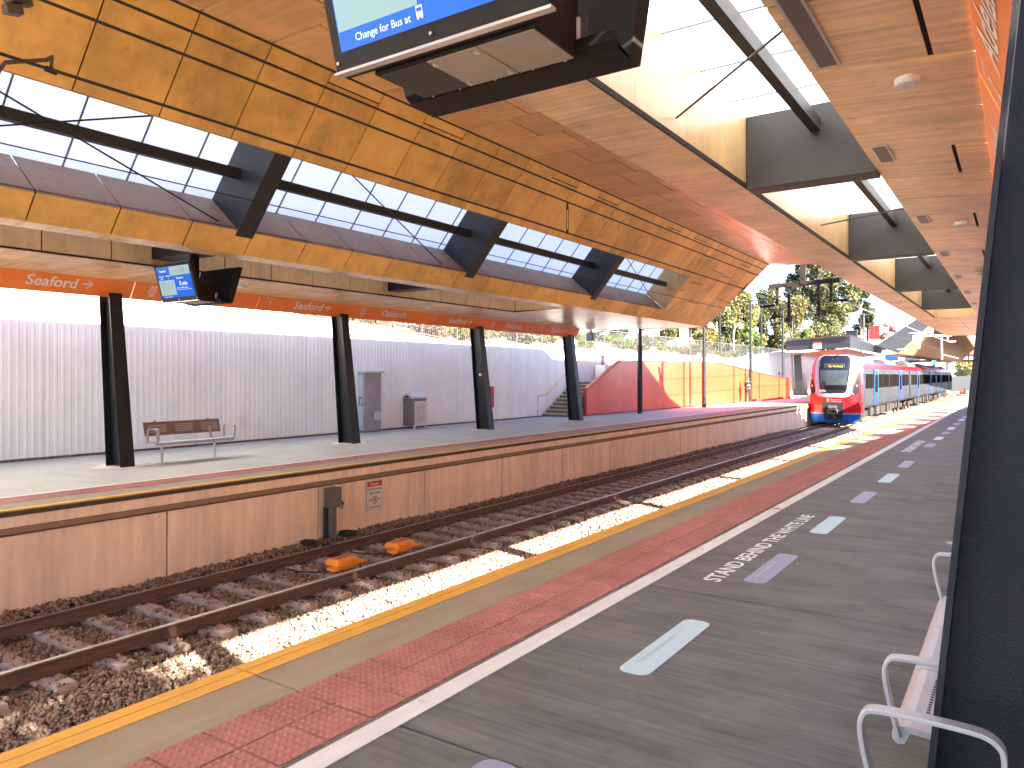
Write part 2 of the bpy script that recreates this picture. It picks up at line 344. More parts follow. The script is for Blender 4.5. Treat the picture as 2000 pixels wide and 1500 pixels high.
RAILZ = -1.31; BAL = -1.553
# ================================================================== GROUND, PLATFORMS, TRACK
struct(MB().poly([(-700, -300, -1.75), (700, -300, -1.75), (700, 1200, -1.75), (-700, 1200, -1.75)]).build('ground', 'ground'))
def bed(x):                                     # height of the ballast surface across the cutting
    if x < -10.7: return BAL + .13 * min(1, (-10.7 - x) / .45)
    return BAL
mb = MB(); xs = [-11.45, -11.1, -10.8, -10.5, -4.3]
for a, b in zip(xs, xs[1:]): mb.add([(a, -8, bed(a) - .02), (b, -8, bed(b) - .02), (b, 320, bed(b) - .02), (a, 320, bed(a) - .02)], [(0, 1, 2, 3)])
struct(mb.build('ballast_bed', 'stone_bed'))
# right platform: slabs with joints, edge strip, tactile strip
ROFF = 2.92; J = 3.16
mb = MB(); mb2 = MB()
ys = [ROFF + J * k for k in range(-4, 44)]
for a, b in zip(ys, ys[1:]):
    mb.box(-2.84, 2.3, a + .009, b - .009, -.25, 0)
for a, b in zip(ys, ys[1:]): mb2.box(-4.05, -3.462, a + .006 + 0.0, b - .006, -.28, 0)
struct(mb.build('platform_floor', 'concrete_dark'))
struct(mb2.build('platform_edge', 'concrete_tan', bevel=.006))
struct(MB().box(-4.0, 2.3, -10, 140, -1.7, -.252).box(-3.46, -2.842, -10, 140, -.25, -.018).build('platform_base', 'render_tan'))
mb = MB(); mb.cur = 0
for a, b in zip(ys, ys[1:]):
    mb.prism([(-4.10, -.045), (-4.085, -.012), (-4.06, .003), (-3.965, .004), (-3.965, -.03), (-4.10, -.07)], 'y', a + .006, b - .006)
    mb.prism([(-3.955, -.03), (-3.955, .004), (-3.85, .004), (-3.85, -.03)], 'y', a + .006, b - .006)
struct(mb.build('yellow_line', 'paint_yellow'))
struct(MB().box(-2.81, -2.67, -10, 140, .001, .005).build('white_line', 'paint_white'))
# tactile pavers: 300 mm tiles with real studs
def tactile(name, x0, y0, y1, studs_to):
    mb = MB(); n = int((y1 - y0) / .3)
    for j in range(n):
        for i in range(2):
            a = x0 + .3 * i; b = y0 + .3 * j
            z = random.uniform(-.0015, .0015) if b < 20 else 0
            mb.add([(a + .003, b + .003, .001 + z), (a + .297, b + .003, .001 + z), (a + .297, b + .297, .001 + z), (a + .003, b + .297, .001 + z)], [(0, 1, 2, 3)])
    o = mb.build(name, 'tactile'); struct(o)
    V = []; Fs = []; k = 0
    xs_ = [x0 + .3 * i + .025 + .05 * q for i in range(2) for q in range(6)]
    ang = [2 * pi * q / 8 for q in range(8)]
    for y in np.arange(y0 + .025, studs_to, .05):
        for x in xs_:
            for (rr, zz) in ((.0165, .001), (.011, .0075)):
                V += [(x + rr * cos(a), y + rr * sin(a), zz) for a in ang]
            b = k * 16; Fs += [(b + q, b + (q + 1) % 8, b + 8 + (q + 1) % 8, b + 8 + q) for q in range(8)] + [(b + 8, b + 9, b + 10, b + 11), (b + 8, b + 11, b + 12, b + 15), (b + 12, b + 13, b + 14, b + 15)]; k += 1
    o = npmesh('tactile_studs', np.array(V), np.array(Fs), 'tactile'); struct(o)
tactile('tactile_paving', -3.458, -1.0, 120, 34)
# left platform
mb = MB(); ys2 = [.6 + J * k for k in range(-4, 60)]
for a, b in zip(ys2, ys2[1:]): mb.box(-17.6, -12.62, a + .006, b - .006, -.25, 0)
struct(mb.build('platform_floor', 'concrete_lit'))
mb = MB()
for a, b in zip(ys2, ys2[1:]): mb.box(-11.9, -11.40, a + .006, b - .006, -.25, 0)
struct(mb.build('platform_edge', 'concrete_tan'))
struct(MB().box(-11.42, -11.31, -10, 180, -.02, .003).build('yellow_line', 'paint_yellow'))
struct(MB().box(-12.60, -12.51, -10, 180, -.02, .003).build('white_line', 'paint_white'))
tactile('tactile_paving', -12.5, 0, 120, 20)
struct(MB().box(-12.62, -11.9, -10, 180, -.25, -.021).build('platform_base', 'render_tan'))
# the wall of the left platform towards the track
wt = thing('platform_wall', 'tan rendered platform wall with vertical joints facing the track', 'wall', (-11.3, 0, 0))
mb = MB(); mb3 = MB(); mb4 = MB()
jy = [.62 + 3.16 * k for k in range(-3, 58)]
for a, b in zip(jy, jy[1:]):
    mb.box(-.6, -.075, a + .018, b - .018, -1.62, -.36)
jc = [3.5 + 6.32 * k for k in range(-2, 29)]
for a, b in zip(jc, jc[1:]):
    mb3.box(-.5, 0, a + .004, b - .004, -.24, -.085)
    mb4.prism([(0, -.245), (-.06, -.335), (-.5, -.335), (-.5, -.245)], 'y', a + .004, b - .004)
mb.build('wall_panel', 'render_tan', wt); mb3.build('coping', 'render_tan', wt, bevel=.006); mb4.build('coping_underside', 'render_brown', wt)  # browner underside paints in the shade below the coping
MB().box(-.5, .012, -10, 180, -.083, -.022).build('rubber_edge', 'rubber', wt)
MB().box(-.62, -.12, -10, 180, -1.62, -.34).build('joint_backing', 'render_brown', wt)
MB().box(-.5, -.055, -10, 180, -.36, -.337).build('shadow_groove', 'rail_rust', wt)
# rails
def rail(x):
    t = thing('rail', 'x', 'rail', (x, 0, RAILZ))
    pr = [(-.07, -.16), (.07, -.16), (.07, -.148), (.012, -.125), (.010, -.045), (.036, -.03), (.036, -.004), (-.036, -.004), (-.036, -.03), (-.010, -.045), (-.012, -.125), (-.07, -.148)]
    MB().prism(pr, 'y', -8, 320).build('rail_web', 'rail_rust', t)
    MB().box(-.033, .033, -8, 320, -.0035, 0).build('running_surface', 'rail_top', t)
    return t
for x, lb in ((-8.885, 'rusty rail of the train track nearest the yellow platform edge'), (-10.555, 'rusty rail of the train track beside the tan platform wall'),
              (-4.86, 'rail of the hidden track right under the yellow platform edge'), (-6.53, 'rail of the hidden track on its far side')):
    rail(x)['label'] = lb
# sleepers
def make_sleeper():
    t = thing('sleeper', 'weathered concrete sleeper half buried in brown ballast under the rails', 'sleeper', (-9.72, 0, 0), 0, 'concrete sleepers under the train track')
    mb = MB()
    for a, b in ((-1.34, -.42), (.42, 1.34)):
        mb.hexa([(a, -.13, -1.68), (b, -.13, -1.68), (b, .13, -1.68), (a, .13, -1.68)], [(a + .05 * (a < -1), -.105, -1.472), (b - .05 * (b > 1), -.105, -1.472), (b - .05 * (b > 1), .105, -1.472), (a + .05 * (a < -1), .105, -1.472)])
    mb.box(-.42, .42, -.10, .10, -1.68, -1.485)
    mb.build('block', 'sleeper', t, bevel=.012)
    c = MB()
    for x in (-.835, .835):
        for sx in (-1, 1):
            pts = [(x + sx * .075, -.03, -1.468), (x + sx * .10, -.045, -1.43), (x + sx * .135, -.02, -1.425), (x + sx * .135, .03, -1.425), (x + sx * .09, .045, -1.43), (x + sx * .05, .03, -1.445)]
            c.tube(pts, .011, 6)
            c.box(x + sx * .11 - .02, x + sx * .11 + .02, -.02, .02, -1.472, -1.42)
    c.build('rail_clip', 'rail_rust', t); return t
sl = make_sleeper(); SY = [.67 * k + .66 for k in range(0, 150)]; sl.location.y = SY[0]
for y in SY[1:]: copy_tree(sl, (-9.72, y, 0))
# crushed rock
PHI = (1 + 5 ** .5) / 2
ICO = np.array([(-1, PHI, 0), (1, PHI, 0), (-1, -PHI, 0), (1, -PHI, 0), (0, -1, PHI), (0, 1, PHI), (0, -1, -PHI), (0, 1, -PHI), (PHI, 0, -1), (PHI, 0, 1), (-PHI, 0, -1), (-PHI, 0, 1)]) / 1.9
ICF = np.array([(0, 11, 5), (0, 5, 1), (0, 1, 7), (0, 7, 10), (0, 10, 11), (1, 5, 9), (5, 11, 4), (11, 10, 2), (10, 7, 6), (7, 1, 8), (3, 9, 4), (3, 4, 2), (3, 2, 6), (3, 6, 8), (3, 8, 9), (4, 9, 5), (2, 4, 11), (6, 2, 10), (8, 6, 7), (9, 8, 1)])
def stones(name, n, x0, x1, y0, y1, s0, s1, zoff=0.0, heap=None):
    x = rng.uniform(x0, x1, n); y = rng.uniform(y0, y1, n); sz = rng.uniform(s0, s1, n) * .5
    keep = np.ones(n, bool)
    for rx in (-8.885, -10.555): keep &= np.abs(x - rx) > .085
    ph = np.abs(((y - .66 + .335) % .67) - .335)
    onsl = (ph < .125) & (x > -11.05) & (x < -8.37)
    keep &= ~(onsl & (rng.random(n) > .14))
    x, y, sz = x[keep], y[keep], sz[keep]; n = len(x); onsl = onsl[keep]
    z = np.array([bed(a) for a in x]) + rng.uniform(-.012, .022, n) + zoff + (np.sin(y * 1.7) * .012 + np.sin(y * .6 + x) * .014) + np.where(x < -10.8, rng.uniform(0, .05, n), 0)
    z = np.where(onsl, -1.472 + sz * .5, z)
    q = rng.normal(size=(n, 3, 3)); u, _ = np.linalg.qr(q)
    V = ICO[None] * (1 + rng.uniform(-.28, .28, (n, 12, 1))) * np.stack([rng.uniform(.8, 1.35, n), rng.uniform(.7, 1.1, n), rng.uniform(.55, .9, n)], 1)[:, None, :]
    V = np.einsum('nij,nkj->nki', u, V) * sz[:, None, None]; V += np.stack([x, y, z], 1)[:, None, :]
    Fc = (ICF[None] + 12 * np.arange(n)[:, None, None]).reshape(-1, 3)
    o = npmesh(name, V.reshape(-1, 3), Fc, 'stone'); o['kind'] = 'stuff'; return o
tag(stones('ballast', 46000, -11.36, -6.9, 2.2, 14, .028, .062), 'brown crushed rock ballast between and beside the near rails', 'ballast')
tag(stones('ballast', 46000, -11.36, -6.9, 14, 46, .04, .08), 'brown crushed rock ballast along the track towards the train', 'ballast')
tag(stones('ballast', 9000, -8.5, -4.2, 46, 110, .09, .14), 'grey ballast beside the train', 'ballast')

# ================================================================== CANOPY OVER BOTH PLATFORMS
cn = thing('station_canopy', 'folded timber lined station canopy with skylights over both platforms', 'canopy')
EB, EU, ER = (-11.15, 3.91), (-10.85, 4.27), (-8.89, 6.62)          # left slope: lower edge, opening edge, ridge
UT = (-9.9, 5.40)
NS = Vector((-.77, .64)).normalized()
G0 = (EU[0] + NS.x * .95, EU[1] + NS.y * .95); G1 = (UT[0] + NS.x * .95, UT[1] + NS.y * .95)
yend = lambda x: 31.4 + (x + 11.15) * .70 if x > -11.15 else 31.4 + (x + 11.15) * .83
Y0 = -4.5
yj = [8.21 + 1.15 * k for k in range(-11, 30)]
mb = panels(MB(), EB, EU, NS, yj, yend); mb.build('lower_slope', 'ply_orange', cn)
cut = [[.20], [1.36], [], [.20], [], [1.36]]
mb = panels(MB(), UT, ER, NS, [y for y in yj if y < 25.6] + [26.14], yend, cuts=cut)
y26 = [y for y in yj if y > 24.5]
mb2 = panels(MB(), EU, ER, NS, [max(26.15, y26[0])] + [y for y in y26 if y > 26.3], yend, cuts=[[.9, 2.4], [1.3], [.5, 2.0], [1.9], [.9, 2.6]])
for q in (mb, mb2): pass
mb.add(mb2.v, mb2.f); mb.build('slanted_ceiling', 'ply_orange', cn)
mb = panels(MB(), ER, (-5.5, 6.62), (0, 1), yj, yend, cuts=[[.95, 2.15], [1.45, 2.6]]); mb.build('flat_ceiling', 'ply_ceiling', cn)
mb = panels(MB(), (-5.5, 6.62), (-3.27, 3.99), (.77, .64), [y for y in yj if y < 34.5] + [35.8 + 1.15 * k for k in range(11)], lambda x: 36.0 + (x + 5.5) * 5.0, cuts=[[1.2], [2.3]]); mb.build('slanted_ceiling', 'ply_orange', cn)
# dark backing boards just above the panels, so the joints read dark
mb = MB()
strip(mb, EB, EU, NS, .020, .05, Y0, 40, yend); strip(mb, UT, ER, NS, .020, .05, Y0, 40, yend)
mb.hexa([(EU[0] + NS.x * .02, 26.16, EU[1] + NS.y * .02), (UT[0] + NS.x * .02, 26.16, UT[1] + NS.y * .02), (UT[0] + NS.x * .02, yend(UT[0]) - .01, UT[1] + NS.y * .02), (EU[0] + NS.x * .02, yend(EU[0]) - .01, EU[1] + NS.y * .02)],
        [(EU[0] + NS.x * .07, 26.16, EU[1] + NS.y * .07), (UT[0] + NS.x * .07, 26.16, UT[1] + NS.y * .07), (UT[0] + NS.x * .07, yend(UT[0]) - .01, UT[1] + NS.y * .07), (EU[0] + NS.x * .07, yend(EU[0]) - .01, EU[1] + NS.y * .07)])
strip(mb, ER, (-5.5, 6.62), (0, 1), .020, .05, Y0, 40, yend); strip(mb, (-5.5, 6.62), (-3.27, 3.99), (.77, .64), .020, .05, Y0, 47, lambda x: 35.9 + (x + 5.5) * 5.0)
mb.build('backing_board', 'backing', cn)
# recess of the slanted skylight
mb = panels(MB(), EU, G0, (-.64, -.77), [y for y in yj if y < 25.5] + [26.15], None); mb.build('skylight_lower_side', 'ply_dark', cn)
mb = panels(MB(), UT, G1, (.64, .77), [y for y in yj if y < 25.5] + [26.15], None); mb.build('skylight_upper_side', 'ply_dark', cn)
MB().prism([EU, UT, G1, G0], 'y', 26.15, 26.2).build('skylight_end', 'ply_light', cn)
mb = MB(); strip(mb, G0, G1, NS, 0, .02, Y0, 26.2); mb.build('skylight_glazing', 'glaze_blue', cn)
mb = MB()
for k in range(-11, 24):
    y = 4.48 + .95 * k
    if y < 26.1: mb = MB(); strip(mb, (G0[0] + .01, G0[1]), (G1[0] + .01, G1[1]), NS, -.02, .02, y - .012, y + .012); mb.build('glazing_bar', 'glaze_bar', cn)
D = Vector((UT[0] - EU[0], UT[1] - EU[1])).normalized()
def beam_poly():
    a = Vector(EU) - NS * .02 - D * .12; b = Vector(UT) - NS * .01; c = Vector(G1); d = Vector(G0)
    return [(a.x, a.y), (b.x, b.y), (c.x - NS.x * .01, c.y - NS.y * .01), (d.x - NS.x * .01, d.y - NS.y * .01)]
for y in (-4.55, 1.75, 8.05, 14.35, 20.65):
    MB().prism(beam_poly(), 'y', y - .17, y + .17).build('crossbeam', 'steel_blue', cn, bevel=.01)
pc = (Vector(EU) + Vector(UT)) / 2 + NS * .55
mb = MB()
mb.prism([(pc.x - .06, pc.y - .08), (pc.x + .06, pc.y - .08), (pc.x + .06, pc.y + .08), (pc.x - .06, pc.y + .08)], 'y', Y0, 26.1); mb.build('purlin', 'beam_grey', cn)
for a, b in (((-10.2, 1.0), (-11.2, 1)), ):
    pass
for (ya, yb) in ((3.2, 7.6), (5.9, 2.4), (9.6, 13.4), (21.0, 25.7)):
    p = Vector(UT) + NS * .06; q = Vector(EU) + NS * .16
    MB().tube([(p.x, ya, p.y), (q.x, yb, q.y)], .013, 6).build('tie_rod', 'steel_dark', cn)
# left soffit and its roof slot
SL = lambda x: 3.91 - .036 * (-11.15 - x)
def sof(x): return (x, SL(x))
yl = lambda x: yend(x)
ys_ = [y for y in yj]
mb = panels(MB(), sof(-11.55), sof(-11.15), (0, 1), ys_, yl)
panels(mb, sof(-15.17), sof(-13.34), (0, 1), ys_, yl, cuts=[[.9], [], [1.3], []])
panels(mb, sof(-13.34), sof(-11.55), (0, 1), [20.0] + [y for y in yj if y > 20.6], yl, cuts=[[1.0], []])
mb.build('soffit', 'ply_soffit', cn)
mb = MB(); strip(mb, sof(-11.56), sof(-11.15), (0, 1), .02, .03, Y0, 40, yl); strip(mb, sof(-15.17), sof(-13.33), (0, 1), .02, .03, Y0, 40, yl); strip(mb, sof(-13.33), sof(-11.56), (0, 1), .02, .03, 20.05, 40, yl)
mb.hexa
mb.build('backing_board', 'backing', cn)
yw = [-4.4 + 1.15 * k for k in range(0, 30)]; yw = [y for y in yw if y < 19.5] + [20.0]
mb = MB(); panels(mb, (-13.36, SL(-13.36)), (-13.36, 4.72), (-1, 0), yw, None); mb.box(-13.35, -11.56, 20.0, 20.03, 3.9, 4.72)
mb.build('slot_lining', 'ply_slot_lit', cn)
mb = MB(); panels(mb, (-11.54, 3.92), (-11.54, 4.72), (1, 0), yw, None); mb.build('slot_lining', 'ply_light', cn)
MB().box(-13.38, -11.54, Y0, 20.03, 4.722, 4.74).build('slot_glazing', 'glaze_white', cn)
for y in (1.75, 8.05, 14.35): MB().box(-13.34, -11.56, y - .22, y + .22, 3.98, 4.71).build('crossbeam', 'steel_dark', cn, bevel=.01)
# right soffit and its roof slot
SR = lambda x: 3.99 - .075 * (x + 1.24) if x > -1.24 else 3.99
yr = [5.68 + 1.15 * k for k in range(-8, 37)]
yre = lambda x: 47.2 + (x + 3.27) * .9
mb = panels(MB(), (-3.27, 3.99), (-2.61, 3.99), (0, 1), yr, yre, gap=.034)
panels(mb, (-2.61, 3.99), (-1.24, 3.99), (0, 1), [32.1] + [y for y in yr if y > 32.6], yre, cuts=[[], [.7]])
mb.build('soffit', 'ply_soffit', cn)
mb = panels(MB(), (-1.24, 3.99), (-.23, SR(-.23)), (0, 1), yr, yre, cuts=[[], [.76], [], [], [.74], []], gap=.034)
mb.build('soffit', 'ply_soffit', cn)
mb = MB(); strip(mb, (-3.27, 3.99), (-2.61, 3.99), (0, 1), .02, .03, Y0, 47); strip(mb, (-1.24, 3.99), (-.23, SR(-.23)), (0, 1), .02, .03, Y0, 49)
strip(mb, (-2.61, 3.99), (-1.24, 3.99), (0, 1), .02, .03, 32.15, 48); mb.build('backing_board', 'backing', cn)
yw = [y for y in yr if y < 31.5] + [32.1]
mb = MB(); panels(mb, (-2.612, 3.992), (-2.612, 4.82), (-1, 0), yw, None, gap=.006); mb.box(-2.61, -1.24, 32.1, 32.13, 3.99, 4.82); mb.build('slot_lining', 'ply_light', cn)
MB().box(-2.66, -2.633, Y0, 32.1, 4.0, 4.85).box(-1.217, -1.19, Y0, 32.1, 4.0, 4.85).build('backing_board', 'backing', cn)
mb = MB(); panels(mb, (-1.238, 3.992), (-1.238, 4.82), (1, 0), yw, None); mb.build('slot_lining', 'ply_light', cn)
MB().box(-2.63, -1.22, Y0, 32.13, 4.822, 4.84).build('slot_glazing', 'glaze_white', cn)
mb = MB()
for k in range(-9, 31):
    if 2.27 + .98 * k < 32: MB().box(-2.6, -1.25, 2.27 + .98 * k - .007, 2.27 + .98 * k + .007, 4.806, 4.82).build('glazing_bar', 'glaze_bar', cn)
MB().box(-2.618, -2.600, Y0, 32.08, 3.980, 4.014).build('slot_trim', 'backing', cn)
for y in (-3.75, 2.55, 8.85, 15.15, 21.45, 27.75):
    mb = MB(); mb.cur = 0; mb.box(-2.608, -1.243, y - .16, y + .16, 3.965, 4.80); mb.build('crossbeam', 'beam_grey', cn, bevel=.008)
MB().prism([(-1.90, 4.5), (-1.80, 4.5), (-1.80, 4.64), (-1.90, 4.64)], 'y', Y0, 32.1).build('purlin', 'beam_grey', cn)
for (a, b, c, d) in (((-2.60, 6.55, 4.18), (-1.26, 5.0, 4.05), 0, 0), ((-2.60, 3.1, 4.5), (-1.26, 4.65, 4.12), 0, 0), ((-2.6, 12.6, 4.2), (-1.26, 11.2, 4.05), 0, 0)):
    MB().tube([a, b], .010, 6).build('tie_rod', 'beam_grey', cn)
# outer roof sheets
mb = MB()
strip(mb, (-3.27, 4.05), (-2.64, 4.10), (0, 1), 0, .30, Y0, 47); strip(mb, (-1.215, 4.1), (-.12, 4.0), (0, 1), 0, .35, Y0, 49); strip(mb, (-2.6, 4.1), (-1.25, 4.1), (0, 1), 0, .3, 32.2, 48)
strip(mb, (-15.42, 3.86), (-13.39, 3.95), (0, 1), .0, .50, Y0, 40, lambda x: yend(x) + .15)
strip(mb, (-13.39, 3.98), (-11.53, 3.98), (0, 1), .0, .45, 20.1, 40, lambda x: yend(x) + .15)
strip(mb, (-11.51, 3.97), (-11.2, 3.97), (0, 1), .0, .3, Y0, 40, lambda x: yend(x) + .1)
q = Vector(ER) + NS * .95
strip(mb, G1, (q.x, q.y + .1), NS, -.05, .1, Y0, 40, yend)
strip(mb, (q.x - .05, q.y + .05), (-4.75, q.y + .05), (0, 1), 0, .1, Y0, 40, yend)
strip(mb, (-4.77, q.y + .05), (-2.6, 4.85), (.77, .64), 0, .1, Y0, 47, lambda x: 36.0 + (x + 4.77) * 4.5)
mb.hexa([(G0[0], 26.2, G0[1]), (G1[0], 26.2, G1[1]), (G1[0], yend(-9.9), G1[1]), (G0[0], yend(-10.85), G0[1])],
        [(G0[0] - .06, 26.2, G0[1] + .08), (G1[0] - .06, 26.2, G1[1] + .08), (G1[0] - .06, yend(-9.9), G1[1] + .08), (G0[0] - .06, yend(-10.85), G0[1] + .08)])
mb.build('roof_sheet', 'roof_metal', cn)
# end faces of the hood
mb = MB()
def endquad(a, b, c, d, ya, yb): mb.add([(a[0], ya, a[1]), (b[0], yb, b[1]), (c[0], yb, c[1]), (d[0], ya, d[1])], [(0, 1, 2, 3)])
endquad(EB, ER, (q.x, q.y + .1), (-11.5, 4.8), yend(-11.15) - .02, yend(-8.89) - .02)
endquad(ER, (-5.5, 6.62), (-4.75, q.y + .1), (q.x, q.y + .1), yend(-8.89) - .02, yend(-5.5) - .02)
mb.build('end_closure', 'roof_metal', cn)
mb = MB(); mb.hexa([(-15.17, yend(-15.17), 3.76), (-11.15, yend(-11.15), 3.91), (-11.15, yend(-11.15), 3.96), (-15.17, yend(-15.17), 3.81)], [(-15.17, yend(-15.17) + .1, 3.76), (-11.15, yend(-11.15) + .1, 3.91), (-11.15, yend(-11.15) + .1, 4.3), (-15.17, yend(-15.17) + .1, 4.3)])
mb.build('end_trim', 'roof_metal', cn)
MB().box(-.2, -.12, Y0, 49, 3.99, 4.3).build('fascia_trim', 'roof_metal', cn)
MB().hexa([(-.07, 15.46, 3.42), (-.03, 15.46, 3.42), (-.03, 48.5, 3.42), (-.07, 48.5, 3.42)], [(-.23, 15.46, 3.90), (-.19, 15.46, 3.90), (-.19, 48.5, 3.90), (-.23, 48.5, 3.90)]).build('shade_fascia', 'sign_orange', cn)  # unseen fascia run, added to narrow the sun strip on the ballast

# ---------------- station signs on the fascias
def logo(mb, o, u, v, s):
    o, u, v = Vector(o), Vector(u), Vector(v)
    def ring(r0, r1, a0=0, a1=2 * pi, n=24, cy=0):
        pts = [(r, a0 + (a1 - a0) * i / n) for i in range(n + 1) for r in (r0, r1)]
        vs = [o + u * (r * cos(a) * s) + v * ((r * sin(a) + cy) * s) for r, a in pts]; mb.add(vs, [(2 * i, 2 * i + 1, 2 * i + 3, 2 * i + 2) for i in range(n)])
    ring(.27, .33); ring(.13, .18); ring(0, .07)
    for y in (.46, .36, -.36, -.46):
        mb.add([o + u * (x * s) + v * (yy * s) for x, yy in ((-.30, y - .02), (.30, y - .02), (.30, y + .02), (-.30, y + .02))], [(0, 1, 2, 3)])
def arrow(mb, o, u, v, s):
    o, u, v = Vector(o), Vector(u), Vector(v); q = lambda pts: mb.add([o + u * x * s + v * y * s for x, y in pts], [tuple(range(len(pts)))])
    q([(0, -.07), (.72, -.07), (.72, .07), (0, .07)]); q([(.34, .42), (.80, 0), (.92, 0), (.48, .42)]); q([(.34, -.42), (.48, -.42), (.92, 0), (.80, 0)])
def board(side, y0, y1, kind, word, label):
    top, bot = ((-15.15, 3.80), (-15.38, 3.42)) if side < 0 else ((-.23, 3.895), (-.03, 3.42))
    o = thing('sign_board', label, 'sign', (top[0], y0 if side < 0 else y1, 0), 0, None)
    tx = top[0]; L = y1 - y0; s = 1 if side < 0 else -1
    u = Vector((0, s, 0)); v3 = Vector((top[0] - bot[0], 0, top[1] - bot[1])); H = v3.length; v3.normalize(); n = u.cross(v3) * 1.0
    nn = Vector((1, 0, -.64)).normalized() if side < 0 else Vector((-1, 0, -.5)).normalized()
    base = Vector((bot[0] - tx, 0, bot[1]))
    pts = [base + u * .008, base + u * (L - .008), base + u * (L - .008) + v3 * H, base + u * .008 + v3 * H]
    MB().slab(pts, -nn, .04).build('panel', 'sign_orange', o)
    mb = MB(); pr = nn * .004; c = base + pr
    if kind == 'logo':
        logo(mb, c + u * .42 + v3 * (H * .5), u, v3, H * .62); mb.text(word, c + u * 1.15 + v3 * (H * .36), u, v3, H * .62, bold=.012, shear=.12)
    else:
        mb.text('Platform', c + u * .20 + v3 * (H * .74), u, v3, H * .16); mb.text(kind, c + u * .30 + v3 * (H * .30), u, v3, H * .50, bold=.012)
        mb.text(word, c + u * (1.10 if side < 0 else .82) + v3 * (H * .30), u, v3, H * (.68 if side < 0 else .80), bold=.014, shear=.08)
        if side < 0: arrow(mb, c + u * 2.12 + v3 * (H * .55), u, v3, H * .5)
    mb.build('lettering', 'sign_white', o); return o
YS = [-.75, 5.42 - 3.03, 5.42, 8.56, 11.65, 14.75, 17.9, 21.05, 24.3, 27.6]
seq = [('logo', 'Oaklands'), ('1', 'Seaford')]
lbs = ['orange Oaklands board over the camera side of the far platform', 'orange Seaford board out of the way before the first column', 'orange Seaford board with arrow, before the steel column by the bench',
       'orange Oaklands board with white logo, partly behind the small hanging screen', 'orange Seaford board with arrow, first past the small hanging screen',
       'orange Oaklands board, just past the column by the grey cabinet', 'orange Seaford board above the litter bin', 'small orange Oaklands board, second from the fascia end', 'last orange Seaford board at the far end of the fascia']
ks = [0, 1, 1, 0, 1, 0, 1, 0, 1]
for i in range(9):
    k, wd = seq[ks[i]]; board(-1, YS[i], YS[i + 1], k, wd, lbs[i])
YR = [-3.3, -.2, 2.88, 6.02, 9.16, 12.3, 15.44]
for i, (k, wd, lb) in enumerate((('2', 'Adelaide', 'orange board overhead and behind the camera'), ('logo', 'Oaklands', 'orange Oaklands board straight over the camera'),
                                 ('2', 'Adelaide', 'orange Adelaide board with large white letters at the top of the dark foreground column'), ('logo', 'Oaklands', 'orange Oaklands board just past the Adelaide board on the near canopy'),
                                 ('2', 'Adelaide', 'orange board mostly hidden by the dark foreground column'), ('logo', 'Oaklands', 'orange board wholly behind the dark foreground column'))):
    board(1, YR[i], YR[i + 1], k, wd, lb)

# ---------------- raked steel columns
def column(x, y, s, label, z1=3.50, extras=None, hd=.27):
    t = thing('steel_column', label, 'column', (x, y, 0), 0, 'raked steel columns of the canopy')
    lean = -.40 * s; fl = .022; hw = .15; tp = .72
    def lv(z, zt, poly):
        k = z / zt; sc = 1 - (1 - tp) * k; return [(px * sc + (-s) * (-1) * 0 + (-.38 if s > 0 else .30) * k, py * (1 - .12 * k), z) for px, py in poly]
    H = [(-hd, -hw), (-hd + fl, -hw), (-hd + fl, -.012), (hd - fl, -.012), (hd - fl, -hw), (hd, -hw), (hd, hw), (hd - fl, hw), (hd - fl, .012), (-hd + fl, .012), (-hd + fl, hw), (-hd, hw)]
    MB().hexa(lv(0, z1, H), lv(z1, z1, H)).build('shaft', 'steel_dark', t)
    mb = MB(); q = .62
    mb.prism([(-q, 0), (0, -q), (q, 0), (0, q)], 'z', .001, .006); mb.build('base_patch', 'concrete_pale', t)
    return t
column(-15.0, 8.15, 1, 'black raked steel column beside the metal bench, nearest on the far platform')
column(-15.0, 14.4, 1, 'black raked steel column in front of the tall grey cabinet')
c3 = column(-15.0, 20.65, 1, 'black raked steel column carrying a small box and dome camera')
column(-15.0, 26.95, 1, 'black raked steel column in front of the stairs, last under the sign')
MB().box(-.16, .02, -.25, -.16, 1.95, 2.32).build('junction_box', 'steel_dark', c3, bevel=.01); MB().ball((-.07, -.2, 1.86), .055).build('dome_camera', 'camera_white', c3, smooth=True)
column(-15.0, 1.85, 1, 'black raked steel column outside the picture')
column(-.033, 3.02, -1, 'large dark steel column close to the camera beside the bench', z1=3.95)
column(-.05, 9.45, -1, 'dark steel column behind the large foreground column', z1=3.95)
column(-.05, 15.75, -1, 'dark steel column hidden in line behind the foreground column', z1=3.95)
for k in range(5): column(-.05, 22.05 + 6.3 * k, -1, 'dark steel columns in the far row of the near platform', z1=3.95)

# ================================================================== WALLS, STAIRS, EMBANKMENT
WX = -17.65
def wtop(y):                                   # top of the retaining wall behind the far platform
    pts = [(-12, 6.6), (6, 4.9), (14.7, 3.65), (19.5, 3.32), (23, 3.05), (200, 3.15)]
    for (a, b), (c, d) in zip(pts, pts[1:]):
        if a <= y <= c: return b + (d - b) * (y - a) / (c - a)
    return 3.1
rw = thing('retaining_wall', 'long white ribbed retaining wall behind the far platform', 'wall', (WX, 0, 0))
V = []; Fs = []; y = -12.0; pitch = .152; k = 0
while y < 30.6:
    for dy, dx in ((0, 0), (.045, 0), (.066, .007), (.107, .007), (.122, 0)):
        V += [(dx, y + dy, .05), (dx, y + dy, wtop(y + dy))]
    y += pitch
for i in range(len(V) // 2 - 1): Fs.append((2 * i, 2 * i + 2, 2 * i + 3, 2 * i + 1))
mb = MB(); mb.add(V, Fs); mb.build('ribbed_face', 'wall_white', rw)
for y in np.arange(-10.3, 30, 3.64): MB().box(.0075, .0100, y, y + .008, .05, wtop(y) - .01).build('sheet_joint', 'cabinet_pale', rw)
mb = MB()
